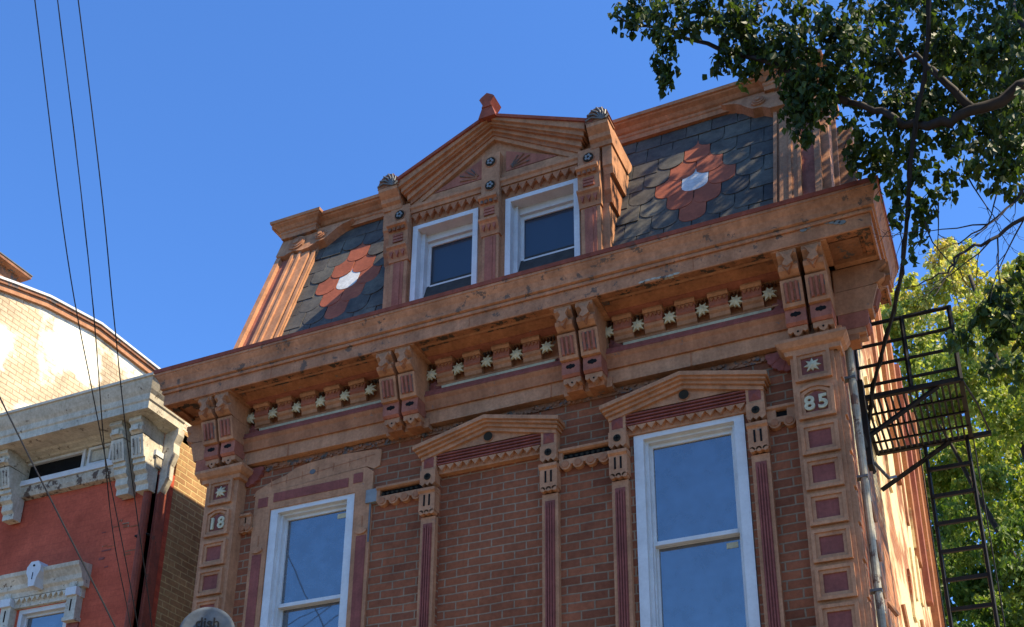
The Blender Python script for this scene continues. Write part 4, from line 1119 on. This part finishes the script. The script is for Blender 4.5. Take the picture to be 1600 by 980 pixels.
limb(q, [(2.7, -.5, 6.6), (2.6, .2, 8.6), (2.2, .6, 10.5), (1.6, .7, 12.0)], .11, .04)
limb(q, [(2.6, .0, 8.0), (1.4, -.4, 9.3), (.3, -.9, 9.9), (-.9, -1.3, 9.8), (-1.9, -1.5, 9.3)], .06, .015)
limb(q, [(.9, -.9, 7.3), (.75, -.8, 7.9), (.6, -.6, 8.6)], .035, .012)
limb(q, [(1.7, -.7, 7.0), (1.2, -.6, 6.6), (.75, -.5, 6.0)], .03, .014)
q.build('limbs', T, smooth=True)
CL = [(-1.78, -1.4, 8.72, 0.18, 60), (-1.64, -1.4, 8.5, 0.15, 60), (-1.58, -1.4, 8.29, 0.11, 50), (-1.61, -1.4, 8.06, 0.09, 40), (-1.62, -1.4, 7.91, 0.06, 20), (-1.86, -1.4, 8.57, 0.07, 18), (-1.42, -1.4, 8.5, 0.15, 70), (-1.39, -1.4, 8.3, 0.08, 25), (-1.72, -1.4, 8.86, 0.21, 60), (-1.26, -1.4, 8.49, 0.15, 60), (-1.25, -1.4, 8.33, 0.07, 16), (-1.13, -1.15, 8.65, 0.21, 90), (-1.14, -1.15, 8.41, 0.17, 80), (-1.23, -1.15, 8.23, 0.11, 45), (-1.3, -1.15, 8.18, 0.06, 14), (-0.96, -1.15, 8.39, 0.2, 90), (-1.02, -1.15, 8.14, 0.13, 60), (-0.86, -1.15, 8.16, 0.15, 80), (-1.1, -1.15, 8.05, 0.08, 22), (-0.73, -1.15, 8.35, 0.21, 110), (-0.76, -1.15, 8.0, 0.17, 90), (-0.7, -1.15, 7.74, 0.17, 90), (-0.74, -1.15, 7.53, 0.12, 70), (-0.78, -1.15, 7.35, 0.09, 36), (-0.81, -1.15, 7.73, 0.1, 36), (-0.61, -1.15, 7.51, 0.11, 50), (-0.5, -1.15, 8.06, 0.22, 140), (-0.48, -1.15, 7.74, 0.18, 130), (-0.73, -1.15, 7.27, 0.04, 10), (-0.31, -1.3, 8.32, 0.14, 62), (-0.29, -1.3, 8.06, 0.18, 53), (-0.32, -1.3, 7.82, 0.13, 61), (-0.34, -0.5, 8.37, 0.17, 63), (-0.45, -0.5, 8.1, 0.17, 86), (-0.42, -0.9, 7.43, 0.15, 55), (-0.05, -0.5, 8.99, 0.2, 64), (-0.14, -0.9, 8.35, 0.15, 52), (-0.15, -0.5, 8.51, 0.15, 69), (-0.15, -0.5, 8.28, 0.16, 63), (-0.19, -0.9, 7.59, 0.13, 74), (-0.19, -0.9, 7.35, 0.15, 55), (-0.25, -0.5, 7.5, 0.16, 67), (0.07, -0.9, 8.58, 0.18, 56), (0.13, -0.5, 8.69, 0.14, 57), (0.08, -0.5, 8.35, 0.18, 82), (-0.01, 0.1, 8.67, 0.19, 53), (0.02, -0.9, 7.51, 0.13, 89), (-0.06, -0.9, 7.34, 0.15, 90), (-0.12, -0.5, 7.48, 0.14, 66), (0.31, -0.9, 8.44, 0.15, 94), (0.22, -0.9, 8.18, 0.16, 57), (0.23, -1.3, 7.55, 0.14, 78), (0.2, -0.9, 7.67, 0.15, 57), (0.18, 0.1, 8.38, 0.15, 72), (0.16, -0.9, 7.24, 0.13, 71), (0.5, -0.5, 8.81, 0.16, 63), (0.47, 0.1, 9.06, 0.19, 58), (0.4, -1.3, 7.44, 0.16, 93), (0.36, -0.9, 7.68, 0.17, 73), (0.42, 0.1, 8.23, 0.18, 66), (0.39, 0.1, 7.99, 0.16, 74), (0.25, -0.9, 6.91, 0.17, 93), (0.67, -1.3, 7.89, 0.17, 54), (0.75, 0.1, 8.99, 0.18, 89), (0.55, -1.3, 7.47, 0.17, 91), (0.63, 0.1, 8.48, 0.19, 78), (0.57, -0.5, 7.63, 0.14, 89), (0.58, 0.1, 7.9, 0.19, 87), (0.45, -0.5, 7.21, 0.15, 53), (0.77, -1.3, 7.81, 0.16, 78), (0.93, 0.1, 8.97, 0.21, 64), (0.93, 0.1, 8.65, 0.16, 68), (0.79, -0.5, 7.89, 0.18, 88), (0.65, -1.3, 6.88, 0.15, 74), (0.82, 0.1, 7.83, 0.19, 79), (0.67, -0.9, 6.85, 0.16, 70), (-0.49, -0.7, 7.39, 0.07, 22), (-0.45, -0.7, 7.49, 0.07, 22), (-0.5, -0.7, 7.28, 0.04, 8), (-0.26, -0.7, 7.28, 0.15, 70), (-0.16, -0.7, 7.03, 0.14, 70), (-0.25, -0.7, 7.0, 0.11, 45), (-0.11, -0.7, 6.79, 0.1, 40), (-0.27, -0.7, 6.82, 0.08, 22), (-0.17, -0.7, 6.6, 0.07, 18), (-0.01, -0.7, 6.92, 0.1, 34), (0.1, -0.7, 7.15, 0.11, 40), (0.19, -0.7, 7.25, 0.09, 24), (-0.21, -0.7, 6.48, 0.04, 8), (-0.35, -0.7, 7.4, 0.1, 40), (0.41, -0.7, 7.09, 0.14, 70), (0.53, -0.7, 7.1, 0.14, 70), (0.42, -0.7, 6.88, 0.1, 40), (0.52, -0.7, 6.74, 0.1, 40), (0.34, -0.7, 6.99, 0.09, 24), (0.61, -0.7, 7.35, 0.15, 70), (0.38, -0.9, 6.04, 0.1, 40), (0.31, -0.9, 5.82, 0.13, 60), (0.19, -0.9, 5.86, 0.1, 36), (0.31, -0.9, 5.59, 0.14, 60), (0.18, -0.9, 5.63, 0.1, 34), (0.12, -0.9, 5.74, 0.08, 22), (0.31, -0.9, 5.33, 0.13, 44), (0.18, -0.9, 5.38, 0.09, 26), (0.02, -0.9, 5.67, 0.06, 16), (-0.05, -0.9, 5.62, 0.05, 12), (0.44, -0.9, 5.74, 0.17, 80)]
CL2 = [(0.01, 10.91, 14.79, 0.2, 40), (0.2, 10.15, 13.98, 0.24, 60), (-0.17, 11.22, 14.78, 0.2, 45), (-0.16, 10.02, 13.48, 0.33, 120), (0.2, 11.45, 14.41, 0.33, 110), (-0.64, 9.51, 13.28, 0.14, 24), (-0.59, 9.84, 13.16, 0.28, 90), (-0.94, 10.8, 13.83, 0.24, 70), (-0.98, 9.74, 12.77, 0.25, 80), (1.06, 9.72, 13.29, 0.14, 24), (0.91, 11.07, 14.07, 0.22, 50), (1.11, 10.7, 13.57, 0.31, 90), (0.69, 10.55, 13.39, 0.26, 70), (0.51, 10.54, 13.5, 0.17, 30), (0.35, 10.32, 13.02, 0.33, 110), (0.81, 10.09, 12.74, 0.39, 140), (1.23, 9.96, 12.9, 0.34, 90), (-1.32, 13.08, 15.18, 0.36, 89), (-0.8, 11.28, 13.67, 0.43, 85), (-0.52, 13.44, 15.08, 0.44, 80), (0.01, 10.28, 12.78, 0.37, 107), (0.44, 9.35, 12.07, 0.38, 94), (0.86, 12.97, 14.35, 0.37, 92), (1.43, 12.66, 14.11, 0.39, 70), (1.58, 9.35, 11.76, 0.39, 106), (-1.35, 10.0, 12.53, 0.4, 100), (-0.76, 10.07, 12.34, 0.39, 87), (-0.52, 11.38, 13.05, 0.38, 85), (-0.06, 10.97, 12.6, 0.34, 91), (0.54, 12.72, 13.69, 0.41, 83), (0.74, 13.34, 13.99, 0.41, 93), (1.25, 11.18, 12.41, 0.4, 94), (1.48, 9.31, 11.5, 0.38, 71), (-0.91, 11.42, 12.69, 0.4, 66), (-0.36, 9.37, 11.51, 0.38, 77), (-0.03, 9.78, 11.53, 0.35, 72), (0.23, 10.64, 11.92, 0.31, 66), (0.64, 10.34, 11.75, 0.32, 88), (1.06, 11.42, 12.1, 0.37, 79), (1.41, 10.25, 11.62, 0.4, 95), (-1.31, 11.74, 12.64, 0.33, 66), (-1.2, 12.98, 12.98, 0.4, 85), (-0.4, 10.51, 11.53, 0.37, 73), (-0.17, 10.61, 11.6, 0.4, 106), (0.27, 9.95, 11.05, 0.37, 91), (0.8, 12.75, 12.43, 0.39, 101), (1.32, 9.17, 10.56, 0.37, 80), (-1.14, 9.19, 10.45, 0.29, 88), (-0.85, 10.51, 11.37, 0.37, 92), (-0.63, 12.71, 12.31, 0.44, 102), (0.24, 13.38, 12.29, 0.45, 66), (0.61, 10.55, 10.98, 0.37, 109), (1.13, 11.22, 11.17, 0.32, 68), (-1.31, 9.93, 10.53, 0.31, 96), (-1.18, 13.37, 12.23, 0.39, 80), (-0.48, 12.38, 11.43, 0.37, 75), (-0.26, 12.04, 11.4, 0.39, 94), (0.2, 11.79, 10.99, 0.4, 96), (0.65, 12.44, 11.47, 0.4, 94), (-1.35, 9.43, 9.98, 0.32, 101), (-0.95, 12.36, 11.13, 0.33, 95), (-0.51, 12.61, 11.1, 0.41, 95), (-0.16, 12.47, 11.0, 0.4, 103), (0.12, 9.24, 9.39, 0.27, 73), (0.81, 13.15, 11.11, 0.36, 95), (1.12, 11.71, 10.33, 0.35, 87), (-1.6, 13.13, 11.16, 0.33, 73), (-1.18, 13.23, 11.13, 0.44, 95), (-0.64, 13.48, 11.24, 0.36, 74), (-0.32, 12.1, 10.55, 0.34, 80), (0.33, 12.61, 10.36, 0.41, 73), (0.67, 12.14, 10.29, 0.31, 85), (1.04, 10.49, 9.37, 0.3, 92), (-0.52, 10.08, 9.25, 0.36, 80), (0.17, 11.8, 9.8, 0.37, 71), (0.48, 10.67, 9.11, 0.34, 98), (0.99, 10.55, 8.99, 0.34, 92), (-1.72, 12.84, 10.11, 0.39, 87), (-1.07, 9.72, 8.6, 0.29, 90), (-0.61, 13.22, 9.94, 0.36, 97), (0.07, 10.33, 8.78, 0.34, 104), (0.6, 12.39, 9.33, 0.37, 68), (1.07, 11.72, 9.21, 0.34, 106), (-1.68, 12.55, 9.31, 0.4, 67), (-1.06, 12.22, 9.25, 0.32, 98), (0.22, 9.29, 7.85, 0.31, 89), (0.39, 9.28, 7.9, 0.32, 68), (0.99, 11.33, 8.37, 0.39, 88), (-1.64, 11.8, 8.6, 0.36, 92), (-0.29, 13.34, 8.87, 0.39, 72), (0.08, 13.41, 8.77, 0.37, 109), (0.34, 10.18, 7.74, 0.37, 91), (0.8, 9.73, 7.48, 0.36, 73), (-1.45, 11.78, 8.07, 0.35, 77), (-1.28, 13.04, 8.66, 0.34, 94), (-0.74, 11.34, 7.75, 0.32, 68), (-0.24, 13.13, 8.35, 0.33, 82), (0.04, 10.95, 7.62, 0.38, 88), (0.34, 10.77, 7.64, 0.32, 73), (0.73, 11.29, 7.75, 0.32, 104), (-1.44, 9.97, 7.25, 0.3, 81), (-1.07, 11.02, 7.53, 0.3, 89), (-0.8, 10.97, 7.47, 0.29, 81), (-0.37, 12.53, 7.81, 0.34, 105), (0.13, 11.29, 7.38, 0.32, 69), (0.6, 12.85, 7.79, 0.33, 73), (0.75, 12.49, 7.62, 0.36, 101)]
twigs = MB(); q = MB()
leaf_cloud(q, [(a, b2, c2, d2, int(n2 * (2.2 if c2 > 7.5 else 1.35))) for a, b2, c2, d2, n2 in CL], .056, 'leaf', rng, .55, None, twigs)
for k in range(46):   # the rest of the crown, above and to the right of the picture
    cx_, cy_ = rng.uniform(.6, 4.6), rng.uniform(-.6, 1.3); cz_ = rng.uniform(8.6, min(12.4, cx_ + 11))
    leaf_cloud(q, [(cx_, cy_, cz_, rng.uniform(.5, .8), 150)], .085, 'leaf', rng, .5)
for k in range(12):
    cx_, cy_ = rng.uniform(.3, 2.2), rng.uniform(-.9, .2); cz_ = 7.35 + 1.2 * (cx_ + .4) + rng.uniform(-.25, .6)
    leaf_cloud(q, [(cx_, cy_, cz_, rng.uniform(.25, .4), 150)], .06, 'leaf', rng, .5)
for k in range(16):
    cx_, cy_ = rng.uniform(-1.0, 1.2), rng.uniform(-1.2, .9); cz_ = cx_ + rng.uniform(9.7, 11.3)
    leaf_cloud(q, [(cx_, cy_, cz_, rng.uniform(.4, .6), 110)], .08, 'leaf', rng, .5)
q.build('crown', T)
twiggy_rng = random.Random(21)
# bare lower branches
limb(twigs, [(1.7, -.7, 7.0), (.9, -.9, 6.6), (.46, -1.0, 6.31), (.26, -1.0, 6.22), (.07, -1.0, 6.17), (-.02, -1.0, 6.07), (-.19, -1.0, 6.02)], .018, .004, wig=.008)
limb(twigs, [(1.2, -.6, 6.6), (.8, -.85, 6.75), (.49, -.95, 6.55), (.26, -1.0, 6.34), (.07, -.98, 6.26)], .010, .004, wig=.008)
for p0, dd, L0 in (((.26, -1.0, 6.22), (-1, 0, -.5), .5), ((.07, -1.0, 6.17), (-.6, 0, -.9), .5), ((.30, -1.0, 6.24), (.1, 0, -1), .55), ((.26, -1.0, 6.34), (-1, 0, .15), .45), ((.49, -.95, 6.55), (-.7, 0, -.8), .5),
                    ((.35, -.8, 6.7), (-.6, 0, -1), .5), ((.0, -.8, 6.75), (-.3, 0, -1), .42), ((-.1, -.7, 6.7), (.2, 0, -1), .5), ((.46, -1, 6.31), (-.2, 0, -1), .6), ((-.23, -.55, 6.9), (-.4, 0, -.9), .35), ((.20, -.8, 6.9), (0, 0, -1), .5)):
    twiggy(twigs, Vector(p0), Vector(dd), L0, .0055, 2, twiggy_rng)
twigs.build('twigs', T)

B = thing('sunlit_tree', (1.6, 12, 0), 'tall sunlit yellow green tree behind the fire escape', 'tree')
q = MB(); limb(q, [(1.6, 12, 0), (1.5, 12, 4), (1.1, 11.7, 7), (.9, 11.5, 9)], .22, .14, n=10)
limb(q, [(.9, 11.5, 9), (.6, 11.2, 11.5), (.3, 10.8, 14)], .12, .03); limb(q, [(1.1, 11.7, 7), (.2, 11.3, 9.0), (-.6, 11, 11.5)], .09, .02); limb(q, [(.9, 11.5, 9), (1.4, 11.4, 11), (1.9, 11, 13.5)], .09, .02)
q.build('trunk', B, smooth=True)
q = MB(); rng = random.Random(31)
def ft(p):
    h = max(0, min(1, (p.z - 8.0) / 6.5)); return .12 + .62 * h + rng.uniform(-.12, .25)  # lower leaves get a darker tone: crown shade put into the colour
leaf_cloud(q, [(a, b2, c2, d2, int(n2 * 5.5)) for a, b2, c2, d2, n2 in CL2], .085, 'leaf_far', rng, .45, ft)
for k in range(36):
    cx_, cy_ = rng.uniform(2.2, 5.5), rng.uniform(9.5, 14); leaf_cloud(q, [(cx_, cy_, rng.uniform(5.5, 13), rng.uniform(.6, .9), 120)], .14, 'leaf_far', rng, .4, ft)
for k in range(90):   # denser leaves behind the crown, shade put into their dark tone
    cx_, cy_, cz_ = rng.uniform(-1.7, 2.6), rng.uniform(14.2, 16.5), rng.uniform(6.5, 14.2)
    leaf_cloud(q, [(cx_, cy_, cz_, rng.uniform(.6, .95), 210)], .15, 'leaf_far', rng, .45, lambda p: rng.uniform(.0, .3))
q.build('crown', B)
